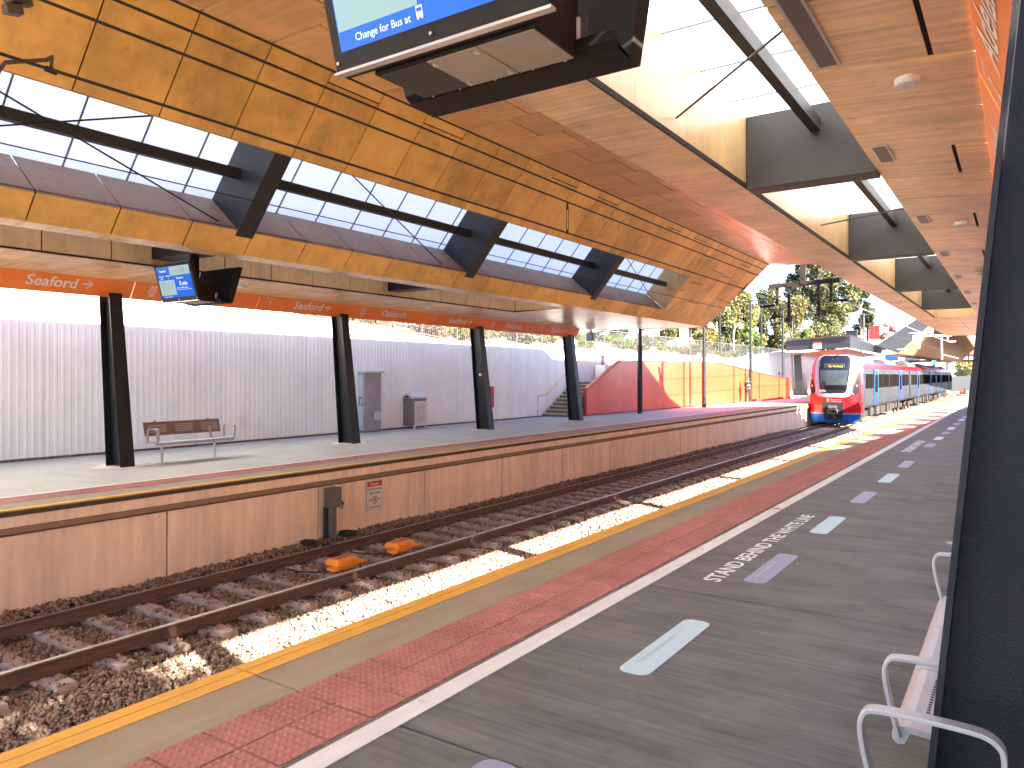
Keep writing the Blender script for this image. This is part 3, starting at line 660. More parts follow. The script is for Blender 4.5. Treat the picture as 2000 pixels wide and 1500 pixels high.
for a, b in [(-12, 6), (6, 14.7), (14.7, 19.5), (19.5, 23), (23, 175)]:
    mb.hexa([(-.3, a, -.3), (-.006, a, -.3), (-.006, b, -.3), (-.3, b, -.3)], [(-.3, a, wtop(a)), (-.006, a, wtop(a)), (-.006, b, wtop(b)), (-.3, b, wtop(b))])
mb.build('wall_body', 'wall_plain', rw)
mb = MB()
for y in np.arange(-12, 30.5, .31): mb.box(-.02, .014 + random.uniform(0, .012), y, y + .295, -.02, .05)
mb.build('wall_footing', 'brick_low', rw)
# fence on the retaining wall
fn = thing('picket_fence', 'thin dark metal picket fence on top of the white retaining wall', 'fence', (WX - .15, 0, 0))
mb = MB(); mr = MB(); yy = np.arange(12, 175, .115)
for y in yy:
    if y < 75: z = wtop(y); mb.box(-.006, .006, y - .006, y + .006, z + .08, z + 1.13)
mb.build('pickets', 'lamp_grey', fn)['kind'] = 'stuff'
for a, b in [(12, 14.7), (14.7, 19.5), (19.5, 23), (23, 175)]:
    for dz in (.1, 1.12): MB().bar((0, a, wtop(a) + dz), (0, b, wtop(b) + dz), .03, .035).build('rail', 'lamp_grey', fn)
for y in np.arange(12.4, 174, 2.05): MB().box(-.025, .025, y - .025, y + .025, wtop(y) - .12, wtop(y) + 1.2).build('post', 'lamp_grey', fn)
# planted embankment behind
def emb(x, y):
    d = WX - .3 - x
    k = max(0, min(1, (y - 8) / 12))
    base = wtop(max(-11, y)) - .05
    rise = 1.0 * min(1, d / 5) + .9 * min(1, max(0, d - 4) / 9)
    far = 1 - .55 * max(0, min(1, (y - 40) / 40))
    return base + rise * far + .12 * sin(x * 1.3 + y * .7) * min(1, d / 2) + .1 * sin(y * .43 - x)
V = []; Fs = []; gx = [0, .6, 1.3, 2.2, 3.2, 4.5, 6, 8, 10.5, 14, 20, 30, 60, 200]; gy = list(np.arange(-12, 120, 2.2)) + [150, 250, 600]
for gyv in gy:
    for q_ in gx: V.append((WX - .28 - q_, gyv, emb(WX - .3 - q_, gyv)))
n = len(gx)
for i in range(len(gy) - 1):
    for j in range(n - 1): a = i * n + j; Fs.append((a, a + 1, a + n + 1, a + n))
struct(MB().add(V, Fs).build('embankment', 'soil', smooth=True))

# leaf clouds -------------------------------------------------------
def leaves(name, m, centers, radii, n, size, parent, droop=0.0, flat=.8):
    c = np.array(centers, float); r = np.array(radii, float); wgt = r[:, 0] * r[:, 1] * r[:, 2]; wgt = wgt ** .8; wgt /= wgt.sum()
    idx = rng.choice(len(c), n, p=wgt); d = rng.normal(size=(n, 3)); d /= np.linalg.norm(d, axis=1)[:, None]
    rad = rng.random(n) ** .42; p = c[idx] + d * r[idx] * rad[:, None]
    a = rng.normal(size=(n, 3)); a[:, 2] -= droop; a /= np.linalg.norm(a, axis=1)[:, None]; b = np.cross(a, rng.normal(size=(n, 3))); b /= np.linalg.norm(b, axis=1)[:, None]
    s = size * rng.uniform(.6, 1.3, n)[:, None]
    V = np.stack([p - a * s, p - b * s * .42, p + a * s, p + b * s * .42], 1).reshape(-1, 3); Fc = (np.arange(n)[:, None] * 4 + np.arange(4)[None])
    return npmesh(name, V, Fc, m, parent)
def tree(name, label, x, y, z, h, rw_, m, n, size, group=None, seed=0, trunk_h=.35, droop=0.0, clumps=16, lean=(0, 0), second=None):
    rs = random.Random(seed); t = thing(name, label, 'tree', (x, y, z), 0, group); tb = MB()
    top = Vector((lean[0], lean[1], h * .92)); pts = [Vector((0, 0, -.4)), Vector((lean[0] * .2, lean[1] * .2, h * .3)), Vector((lean[0] * .6, lean[1] * .6, h * .62)), top]
    tb.tube(pts, h * .022, 8, h * .004); cs = []; rr = []
    for k in range(clumps):
        u = (k + .5) / clumps; a = rs.uniform(0, 2 * pi); hh = h * (trunk_h + (1 - trunk_h) * u * .98)
        w_ = rw_ * (1 - .55 * abs(2 * u - .75)) * rs.uniform(.45, 1.0)
        c = Vector((cos(a) * w_ + lean[0] * u, sin(a) * w_ + lean[1] * u, hh)); cs.append(c); q_ = rw_ * rs.uniform(.26, .46); rr.append((q_, q_, q_ * rs.uniform(.7, 1.25)))
        st = pts[1].lerp(pts[2], rs.random()) if hh < h * .7 else pts[2].lerp(top, rs.random() * .6)
        tb.tube([st, st.lerp(c, .55) + Vector((0, 0, .2)), c], h * .007, 6, h * .002)
    tb.build('trunk', 'bark', t, smooth=True)
    leaves('crown', m, cs, rr, n, size, t, droop)
    return t

# stair and ramp behind the orange balustrade
st = thing('staircase', 'concrete stairs with pale step edges behind the last column under the sign', 'stairs', (-16.45, 28.6, 0))
mb = MB(); me_ = MB()
for k in range(10):
    xa = -1.15 if k > 2 else -1.15
    mb.box(-1.15, .03, .29 * k + .0, 6.0, .158 * k if k else 0, .158 * (k + 1) - .03)
    me_.box(-1.15, .035, .29 * k - .012, .29 * k + .06, .158 * (k + 1) - .03, .158 * (k + 1))
    mb.box(-1.15, .03, .29 * k + .06, .29 * (k + 1) - .012 + (3 if k == 9 else 0), .158 * (k + 1) - .03, .158 * (k + 1) - .003)
mb.build('step', 'step_conc', st); me_.build('step_edge', 'step_edge', st)
hr = thing('handrail', 'yellow tubular handrail rising along the stairs', 'handrail', (-17.35, 27.75, 0))
MB().tube([(0, 0, 0), (0, 0, .88), (0, .05, .95), (0, .65, .98), (0, .8, 1.03), (0, 3.6, 2.55), (0, 5.2, 2.6)], .024, 8).build('tube', 'yellow_rail', hr, smooth=True)
rb = thing('ramp_balustrade', 'orange red panelled balustrade of the ramp behind the far platform', 'balustrade', (-16.3, 30.2, 0), math.atan2(-(-15.35 + 16.3), 61.5 - 30.2))
prof = [(0, 1.26), (3.25, 2.60), (16.6, 2.70), (31.3, 1.62)]
def ptop(y):
    for (a, b), (c, d) in zip(prof, prof[1:]):
        if y <= c: return b + (d - b) * (y - a) / (c - a)
    return prof[-1][1]
mb = MB(); mb2 = MB(); y = 0.0; ends = sorted(set([1.15 * k for k in range(28)] + [a for a, _ in prof]))
for a, b in zip(ends, ends[1:]):
    if b > 31.3: break
    g = .006 if (a in [1.15 * k for k in range(28)]) else 0
    mb.hexa([(0, a + g, .05), (.03, a + g, .05), (.03, b, .05), (0, b, .05)], [(0, a + g, ptop(a) - .09), (.03, a + g, ptop(a) - .09), (.03, b, ptop(b) - .09), (0, b, ptop(b) - .09)])
mb.build('cladding_panel', 'red_panel', rb)
for (a, b), (c, d) in zip(prof, prof[1:]):
    mb2.hexa([(-.10, a, b - .085), (.06, a, b - .085), (.06, c, d - .085), (-.10, c, d - .085)], [(-.10, a, b), (.06, a, b), (.06, c, d), (-.10, c, d)])
mb2.box(-.10, .06, -.08, 0, 0, 1.26); mb2.build('capping', 'red_trim', rb)
MB().prism([(0, 0.03)] + [(a, b - .1) for a, b in prof] + [(31.3, .03)], 'x', -.09, -.002).build('core', 'red_trim', rb)
for y in (11.0, 19.3, 24.6, 29.4): MB().box(.03, .10, y, y + .08, 0, ptop(y)).build('post', 'red_trim', rb)
MB().box(.03, .045, 13.9, 14.0, .2, .62).build('sign_stud', 'sign_red', rb)
MB().box(-.1, .3, 31.3, 31.75, 0, 1.72).build('end_post', 'red_trim', rb)
# ramp deck behind
struct(MB().hexa([(-17.5, 34.6, 0), (-16.35, 34.6, 0), (-15.5, 61, 0), (-17.5, 61, 0)], [(-17.5, 34.6, 1.55), (-16.35, 34.6, 1.55), (-15.5, 61, .3), (-17.5, 61, .3)]).build('ramp', 'concrete_lit'))
hd_ = thing('wall_pier', 'pale pier with small lamp top above the stairs', 'pier', (-17.3, 33.4, 0)); MB().box(-.2, .35, 0, .5, 0, 2.35).build('pier', 'wall_plain', hd_)
MB().box(.0, .14, .2, .3, 2.35, 2.75).box(-.13, .27, .16, .34, 2.75, 2.83).build('lamp_head', 'lamp_grey', hd_)
# white wall with shaded lower part beyond the ramp
ww = thing('side_wall', 'plain white wall rising behind the end of the orange balustrade', 'wall', (-17.2, 56, 0))
MB().prism([(0, 0), (0, 3.2), (18, 4.4), (45, 4.4), (45, 0)], 'x', -.3, 0).build('face', 'wall_plain', ww)
# cutting wall and trees on the near side, out of the picture, that shade the near platform
nw = thing('retaining_wall', 'white retaining wall behind the near platform', 'wall', (2.35, 0, 0))
mb = MB()
NWP = [(-14, 3.98), (12, 3.98), (17, 3.9), (18.5, 3.6), (24, 3.4), (30, 3.2), (46, 3.0), (60, 2.4)]
for (a, b), (c, d) in zip(NWP, NWP[1:]): mb.hexa([(0, a, -.3), (.3, a, -.3), (.3, c, -.3), (0, c, -.3)], [(0, a, b), (.3, a, b), (.3, c, d), (0, c, d)])
mb.build('wall_body', 'wall_white', nw)
V = [(2.6, -14, 2.6), (2.6, 300, 2.2), (8, 300, 3.0), (8, -14, 3.4), (400, 300, 5), (400, -14, 5)]
struct(MB().add(V, [(0, 1, 2, 3), (3, 2, 4, 5)]).build('embankment', 'soil'))
for k, (x, y, h, w_, n) in enumerate([(4.6, -11, 5.4, 2.3, 9000), (4.6, -7.2, 5.0, 2.5, 9000), (4.5, -3.4, 5.3, 2.5, 9000), (4.7, .4, 4.9, 2.5, 9000), (4.5, 4.0, 5.0, 2.4, 8000), (4.6, 7.6, 4.8, 2.4, 8000),
                                 (4.7, 11.3, 4.5, 2.2, 6500), (4.6, 15.2, 4.4, 2.1, 5000), (5.0, 19.5, 4.6, 2.1, 4200), (4.8, 23, 4.6, 1.6, 2500), (5.2, 26, 4.9, 1.3, 2500), (5, 29, 4.7, 1.7, 2600), (5, 32.5, 4.9, 1.2, 2200), (5.3, 36, 4.7, 1.6, 2400), (5.1, 40, 5.2, 1.3, 2200), (5, 44, 4.8, 1.6, 2400), (5, 48, 5.0, 1.2, 2000)]):
    tree('hedge_tree', 'dense green shrub tree above the wall behind the near platform', x, y, 2.6, h * (.66 if -1 < y < 2 else .50 if -5 < y < 2 else .41 if y < 5 else .36 if y < 14 else .50), w_ * .75, 'leaf_dark', n, .13, 'trees shading the near platform', seed=40 + k, trunk_h=.02, clumps=26)

# ================================================================== TRAIN
tr = thing('train', 'red white and blue electric train with stainless steel carriages standing at the far platform', 'train', (-9.72, 50.6, RAILZ))
def hwid(z):
    pts = [(.2, 1.30), (.45, 1.44), (.8, 1.52), (2.6, 1.53), (3.3, 1.49), (3.75, 1.42), (4.1, 1.30), (4.3, 1.14), (4.42, .92), (4.46, .72)]
    for (a, b), (c, d) in zip(pts, pts[1:]):
        if z <= c: return b + (d - b) * (z - a) / (c - a)
    return pts[-1][1]
def fy(x, z):
    e = min(1.0, abs(x) / 1.53)
    return .62 * e ** 3.2 + .05 * e * e + (.115 * (z - 1.9) ** 2 if z > 1.9 else 0) + (.12 * (1.2 - z) ** 2 if z < 1.2 else 0)
def face(name, m, zs, lf, rt, off, n=20, smooth=True):
    mb = MB(); V = []
    for z in zs:
        a, b = lf(z), rt(z)
        for j in range(n + 1): x = a + (b - a) * j / n; V.append((x, fy(x, z) - off, z))
    Fs = [(i * (n + 1) + j, i * (n + 1) + j + 1, (i + 1) * (n + 1) + j + 1, (i + 1) * (n + 1) + j) for i in range(len(zs) - 1) for j in range(n)]
    return mb.add(V, Fs).build(name, m, tr, smooth=smooth)
L_ = lambda a, b, n: [a + (b - a) * i / n for i in range(n + 1)]
face('front_skirt', 'train_blue', L_(.2, .72, 6), lambda z: -hwid(z), lambda z: hwid(z), 0, 28)
face('skirt_line', 'train_white', L_(.72, .79, 2), lambda z: -hwid(z), lambda z: hwid(z), 0, 28)
face('nose_panel', 'train_red', L_(.79, 4.46, 44), lambda z: -hwid(z), lambda z: hwid(z), 0, 34)
def curve(pts):
    def f(z):
        for (a, b), (c, d) in zip(pts, pts[1:]):
            if z <= c: return b + (d - b) * (z - a) / (c - a)
        return pts[-1][1]
    return f
ws = curve([(1.78, .60), (1.84, .90), (1.95, 1.02), (2.2, 1.08), (3.2, 1.17), (3.9, 1.20), (4.2, 1.12), (4.40, .90), (4.46, .70)])
face('white_surround', 'train_white', L_(1.78, 4.46, 50), lambda z: -ws(z), lambda z: ws(z), .012, 30)
dk = curve([(2.04, .60), (2.10, .74), (2.25, .80), (3.3, .91), (4.0, .93), (4.25, .88), (4.38, .78), (4.43, .66)])
face('dark_mask', 'train_navy', L_(2.04, 4.43, 44), lambda z: -dk(z), lambda z: dk(z), .024, 26)
wn = curve([(2.55, .76), (2.6, .78), (3.44, .84), (3.48, .82)])
face('windscreen', 'train_screen', L_(2.55, 3.48, 14), lambda z: -wn(z), lambda z: wn(z), .034, 18)
face('windscreen_base', 'train_glass', L_(2.26, 2.52, 5), lambda z: -.50, lambda z: .72, .033, 10)
MB().box(-.60, .60, fy(0, 3.75) - .040, fy(0, 3.75) - .028 + .06, 3.60, 3.90).build('display_frame', 'lamp_grey', tr)
MB().box(-.575, .575, fy(0, 3.75) - .046, fy(0, 3.75) - .036, 3.625, 3.875).build('destination_display', 'hole', tr)
MB().text('To Seaford', (-.34, fy(0, 3.75) - .05, 3.67), (1, 0, 0), (0, 0, 1), .19, bold=.02).build('destination_text', 'amber', tr)
MB().text('4026', (-.80, fy(.6, 2.22) - .075, 2.12), (1, -.04, 0), (0, .0, 1), .20, bold=.02).build('fleet_number', 'train_white', tr)
mb = MB().text('Government of', (-.12, fy(0, 1.6) - .03, 1.60), (1, 0, 0), (0, 0, 1), .10, bold=.015).text('South Australia', (-.12, fy(0, 1.5) - .03, 1.49), (1, 0, 0), (0, 0, 1), .10, bold=.015)
logo(mb, (-.29, fy(.29, 1.6) - .03, 1.59), (1, 0, 0), (0, 0, 1), .26); mb.build('operator_crest', 'train_white', tr)
for s in (-1, 1):
    mb = MB(); o = Vector((s * .90, fy(.9, 3.75) - .04, 3.74))
    for r0, a0, a1 in ((.13, .5, 5.6),):
        pts = [(r, a0 + (a1 - a0) * i / 18) for i in range(19) for r in (r0 * .82, r0)]
        mb.add([o + Vector((cos(a) * r, 0, sin(a) * r)) for r, a in pts], [(2 * i, 2 * i + 1, 2 * i + 3, 2 * i + 2) for i in range(18)])
    mb.text('G', o + Vector((-.05, -.002, -.05)), (1, 0, 0), (0, 0, 1), .16); mb.build('ring_emblem', 'train_pod', tr)
    # lamp cluster wrapping the corner
    q = curve([(1.92, 1.10), (2.1, 1.10), (2.6, 1.20), (3.28, 1.36)]); r_ = curve([(1.92, 1.30), (2.05, 1.44), (2.9, 1.46), (3.28, 1.42)])
    hl = face('lamp_cluster', 'plastic_black', L_(1.92, 3.28, 16), (lambda z: s * q(z)), (lambda z: s * r_(z)), .015, 8)
    MB().ball((s * 1.36, fy(1.36, 2.98) - .02, 2.98), .062, 10).build('tail_lamp', 'lamp_red', hl)
    MB().ball((s * 1.3, fy(1.3, 2.5) - .01, 2.5), .07, 10).build('head_lamp', 'alu', hl)
    MB().tube([(s * .98, fy(.98, 2.22) - .03, 2.28), (s * 1.02, fy(1.02, 2.1) - .03, 2.12), (s * 1.16, fy(1.16, 1.95) - .03, 1.95)], .028, 6).build('light_strip', 'train_white', hl)
    MB().ball((s * .16, fy(.16, 4.2) - .02, 4.17), .07, 10, (1, .5, 1)).build('marker_hole', 'hole', tr)
MB().tube([(-.10, -.03, 2.02), (-.62, fy(.6, 2.75) - .06, 2.78)], .014, 5).tube([(-.05, -.03, 2.02), (-.55, fy(.6, 2.75) - .06, 2.82)], .009, 5).build('wiper', 'plastic_black', tr)
mb = MB(); mb.hexa([(-.68, -.03, 1.47), (.68, -.03, 1.47), (.68, .5, 1.47), (-.68, .5, 1.47)][::-1], [(-.50, .02, .40), (.50, .02, .40), (.50, .5, .40), (-.50, .5, .40)][::-1]); mb.build('coupler_opening', 'hole', tr)
cp = MB().cyl((-.13, -.30, .92), .17, .30, 14, axis='y').cyl((.13, -.30, .90), .17, .30, 14, axis='y').box(-.25, .22, -.22, 0, 1.12, 1.26).box(-.3, .3, -.12, .05, .72, .84).build('coupler', 'train_pod', tr, smooth=False)
MB().cyl((.13, -.32, .90), .10, .05, 12, axis='y').cyl((-.13, -.32, .92), .05, .05, 12, axis='y').build('coupler_hole', 'hole', cp)
MB().tube([(.02, -.3, .85), (.08, -.34, .65), (.2, -.28, .5)], .018, 6).build('hose', 'train_pod', cp)
# nose sides
zs = L_(.2, 4.46, 60)
def side(name, m, z0, z1, s, y1=1.7, y0=None):
    zz = [z for z in zs if z0 - 1e-6 <= z <= z1 + 1e-6]; V = []
    for z in zz: V += [(s * hwid(z), fy(hwid(z), z) if y0 is None else y0, z), (s * hwid(z), y1, z)]
    return MB().add(V, [(2 * i, 2 * i + 1, 2 * i + 3, 2 * i + 2) for i in range(len(zz) - 1)]).build(name, m, tr, smooth=True)
for s in (-1, 1):
    side('skirt_side', 'train_steel', .2, .75, s); side('nose_side', 'train_red', .69, 3.33, s, 1.45); side('cab_side', 'train_steel', .69, 3.33, s, 2.0, 1.45); side('roof_cheek', 'train_white', 3.26, 4.46, s, 2.3)
MB().add([(-.3, fy(.3, 4.46), 4.46), (.3, fy(.3, 4.46), 4.46), (.3, 2.3, 4.46), (-.3, 2.3, 4.46)], [(0, 1, 2, 3)]).build('roof_cap', 'train_white', tr)
CP = [(-1.40, 1.02), (-1.52, 1.2), (-1.53, 3.2), (-1.46, 3.62), (-1.30, 3.86), (-.95, 4.02), (0, 4.10), (.95, 4.02), (1.30, 3.86), (1.46, 3.62), (1.53, 3.2), (1.52, 1.2), (1.40, 1.02)]
for c in range(3):
    y0, y1 = 26.1 * c + (1.9 if c == 0 else .25), 26.1 * c + 25.7
    MB().prism(CP, 'y', y0, y1).build('carriage_body', 'train_steel', tr)
    MB().prism([(1.475, 3.60), (1.325, 3.865), (1.0, 4.02), (.96, 4.05), (1.34, 3.90), (1.50, 3.62)], 'y', y0, y1).build('roof_stripe', 'train_red', tr)
    MB().prism([(-1.475, 3.60), (-1.325, 3.865), (-1.0, 4.02), (-.96, 4.05), (-1.34, 3.90), (-1.50, 3.62)], 'y', y0, y1).build('roof_stripe', 'train_red', tr)
    base = 26.1 * c; doors = [6.6, 19.4]
    segs = [(2.3 if c == 0 else .9, 5.7), (7.55, 12.9), (13.15, 18.5), (20.35, 25.1)]
    for sx in (1, -1):
        for a, b in segs: MB().box(min(sx * 1.525, sx * 1.545), max(sx * 1.525, sx * 1.545), base + a, base + b, 2.30, 3.25).build('window_band', 'train_glass', tr)
        for d in doors:
            dr = MB().box(min(sx * 1.5, sx * 1.552), max(sx * 1.5, sx * 1.552), base + d - .72, base + d + .72, 1.12, 3.50).build('door', 'train_steel', tr)
            mb = MB()
            for a, b in ((-.86, -.70), (.70, .86)): mb.box(min(sx * 1.5, sx * 1.565), max(sx * 1.5, sx * 1.565), base + d + a, base + d + b, 1.10, 3.55)
            mb.box(min(sx * 1.5, sx * 1.565), max(sx * 1.5, sx * 1.565), base + d - .7, base + d + .7, 3.44, 3.56).build('door_frame', 'train_blue', dr)
            MB().box(min(sx * 1.55, sx * 1.56), max(sx * 1.55, sx * 1.56), base + d - .60, base + d - .05, 2.0, 3.2).box(min(sx * 1.55, sx * 1.56), max(sx * 1.55, sx * 1.56), base + d + .05, base + d + .60, 2.0, 3.2).build('door_window', 'train_glass', dr)
    for a, b in ((3.2, 8.8), (15, 20.5)):
        MB().prism([(-1.1, 4.0), (-.95, 4.32), (-.6, 4.45), (.6, 4.45), (.95, 4.32), (1.1, 4.0)], 'y', base + a, base + b).build('roof_unit', 'train_pod', tr, bevel=.06)
    mb = MB(); mt = MB()
    for k in range(17):
        a = base + 3.2 + k * 1.28; 
        if abs(a - base - 4) < 1.6 or abs(a - base - 22.4) < 1.8: continue
        q_ = MB().box(.70, 1.36 - random.uniform(0, .2), a, a + random.uniform(.6, 1.15), random.uniform(.32, .5), 1.0)
        if k % 3 != 1: q_.build('equipment_box', 'under_tan', tr, bevel=.03)
        else: mb.add(q_.v, q_.f)
        mb.box(-1.36, -.7, a, a + 1, .4, 1.0)
    mb.box(-.6, .6, base + 2.5, base + 24.5, .55, 1.02)
    mb.build('underframe', 'under', tr)
    for yb in (3.9, 22.2):
        bg = MB().box(-1.15, -1.0, base + yb - 1.6, base + yb + 1.6, .42, .75).box(1.0, 1.15, base + yb - 1.6, base + yb + 1.6, .42, .75).box(-1, 1, base + yb - .3, base + yb + .3, .4, .7).build('bogie', 'under', tr)
        for yw in (-1.2, 1.2):
            for sx in (-1, 1): MB().cyl((sx * .835 - .07, base + yb + yw, .44), .44, .14, 20, axis='x').build('wheel', 'rail_rust', bg)
    if c < 2: MB().box(-1.2, 1.2, y1, base + 26.4, 1.2, 3.7).build('gangway', 'plastic_black', tr)

# ================================================================== PLATFORM OBJECTS
# screens hung from the canopy
def screen_unit(x, y, label, kind):
    t = thing('information_display', label, 'display', (x, y, 3.15)); W = .552; H = .66; tl = math.tan(R(15))
    def scr(ys, s):                                  # s=-1 faces the camera side, +1 faces away
        f = lambda h, o: ys + s * (h * tl + o)
        b = MB().hexa([(-W, f(0, 0), 0), (W, f(0, 0), 0), (W, f(0, -.09), .01), (-W, f(0, -.09), .01)], [(-W, f(H, 0), H), (W, f(H, 0), H), (W, f(H, -.09), H), (-W, f(H, -.09), H)]).build('screen_housing', 'housing_brown', t, bevel=.008)
        return f, b
    f, b = scr(-.32, -1)
    q = lambda u, v, o: (u, f(v, o), v)
    def panel(name, m, x0, x1, z0, z1, o, par=b):
        return MB().slab([q(x0, z0, o), q(x1, z0, o), q(x1, z1, o), q(x0, z1, o)], (0, -1, 0), .001).build(name, m, par)
    g = panel('screen', 'screen_blue', -W + .055, W - .055, .075, H - .05, .002)
    MB().box(-W - .004, W + .004, f(0, .004) - .006, f(0, .004) + .03, -.010, .002).build('bottom_trim', 'alu', b)
    mb = MB()
    for xx in (-W + .025, W - .025, 0):
        mb.cyl((xx, f(.03, .006) - .004, .035), .008, .006, 8, axis='y')
    mb.build('fixing_screw', 'alu', b)
    tx = lambda mb, s_, x_, z_, sz, bo=.0: mb.text(s_, (x_, f(z_, .0065), z_), (1, 0, 0), (0, -tl, 1), sz, bold=bo)
    if kind == 'big':
        panel('pale_panel', 'screen_pale', -W + .062, -.045, .150, H - .06, .004)
        mb = MB(); tx(mb, 'Change for Bus at', -.40, .098, .043, .012)
        bx, bz = -.055, .098
        for (a, b_, c, d) in ((0, .036, .006, .044), ):
            mb.slab([q(bx, bz + .004, .0065), q(bx + .034, bz + .004, .0065), q(bx + .034, bz + .026, .0065), q(bx, bz + .026, .0065)], (0, -1, 0), .0005)
            mb.slab([q(bx, bz + .040, .0065), q(bx + .034, bz + .040, .0065), q(bx + .034, bz + .048, .0065), q(bx, bz + .048, .0065)], (0, -1, 0), .0005)
            mb.slab([q(bx, bz + .026, .0065), q(bx + .003, bz + .026, .0065), q(bx + .003, bz + .04, .0065), q(bx, bz + .04, .0065)], (0, -1, 0), .0005)
            mb.slab([q(bx + .031, bz + .026, .0065), q(bx + .034, bz + .026, .0065), q(bx + .034, bz + .04, .0065), q(bx + .031, bz + .04, .0065)], (0, -1, 0), .0005)
            mb.slab([q(bx + .003, bz - .002, .0065), q(bx + .010, bz - .002, .0065), q(bx + .010, bz + .004, .0065), q(bx + .003, bz + .004, .0065)], (0, -1, 0), .0005)
            mb.slab([q(bx + .024, bz - .002, .0065), q(bx + .031, bz - .002, .0065), q(bx + .031, bz + .004, .0065), q(bx + .024, bz + .004, .0065)], (0, -1, 0), .0005)
        mb.build('screen_text', 'screen_text', b)
    else:
        panel('clock_panel', 'screen_pale', -.10, W - .06, .45, H - .055, .004); panel('stop_list_panel', 'screen_pale', -W + .06, -.02, .12, .38, .004)
        mb = MB(); tx(mb, 'Seaford', -.40, .52, .062, .012); tx(mb, 'Scheduled', -.46, .44, .038, .01); tx(mb, 'Platform', -.24, .44, .038, .01); tx(mb, '2:47', -.42, .395, .045, .01); tx(mb, '1', -.19, .395, .045, .01)
        tx(mb, 'Departs in', .06, .385, .05, .01); tx(mb, '0 min', .12, .27, .105, .016); tx(mb, 'No Travel Information', .02, .22, .036, .01); tx(mb, 'Change for Bus at', -.42, .082, .034)
        mb.slab([q(.02, .195, .0065), q(.44, .195, .0065), q(.44, .20, .0065), q(.02, .20, .0065)], (0, -1, 0), .0005); mb.build('screen_text', 'screen_text', b)
        mb = MB(); tx(mb, 'Current Time', -.05, .51, .046, .008); tx(mb, '2:47', .22, .50, .085, .016)
        for i, s_ in enumerate(('Marion', 'Hallett Cove', 'Lonsdale', 'Christie Downs', 'Noarlunga', 'Seaford')): tx(mb, s_, -.40, .335 - .038 * i, .028, .004)
        mb.build('screen_text', 'screen_dark', b)
    MB().box(-.42, .42, -.22, .12, 0, .30).build('electronics_box', 'housing_brown', t, bevel=.006)
    e = MB().box(-.405, -.135, -.205, .105, -.004, 0).build('cover_plate', 'beam_grey', t); MB().box(-.13, .13, -.205, .105, -.006, 0).build('cover_plate', 'plate_beige', t); MB().box(.137, .405, -.205, .105, -.006, 0).build('cover_plate', 'plate_beige', t)
    mb = MB()
    for xx in (-.11, .11):
        for yy in (-.17, .07): mb.cyl((xx, yy, -.014), .013, .008, 10)
    for xx in (-.36, -.2, 0, .2, .36): mb.cyl((xx, .112, -.006), .005, .006, 8)
    mb.build('cover_screw', 'alu', t)
    # rear screen in its curved cradle
    pr = [(.14, .06), (.15, .02), (.19, -.005), (.36, -.02), (.40, -.005), (.42 + (H + .04) * tl, H), (.32 + (H + .04) * tl, H), (.30, 0), (.2, .0)]
    MB().prism([(a - .06, b_) for a, b_ in pr], 'x', -W + .03, W + .05).build('rear_cradle', 'housing_brown', t, bevel=.004)
    MB().box(.30, .43, .10, .125, .06, .16).build('warning_label', 'paint_white', t)
    MB().box(.28, .46, .118, .13, .05, .17).build('label_plate', 'lamp_grey', t)
    MB().box(-.06, .06, -.10, .02, .28, 1.2).box(-.14, .14, -.16, .08, 1.0, 1.02).build('hanging_post', 'plastic_black', t)
    return t
screen_unit(-1.945, 2.64, 'large hanging screen close overhead reading Change for Bus at', 'big')
screen_unit(-12.43, 8.15, 'small hanging blue departure screen showing Seaford over the far platform', 'small')

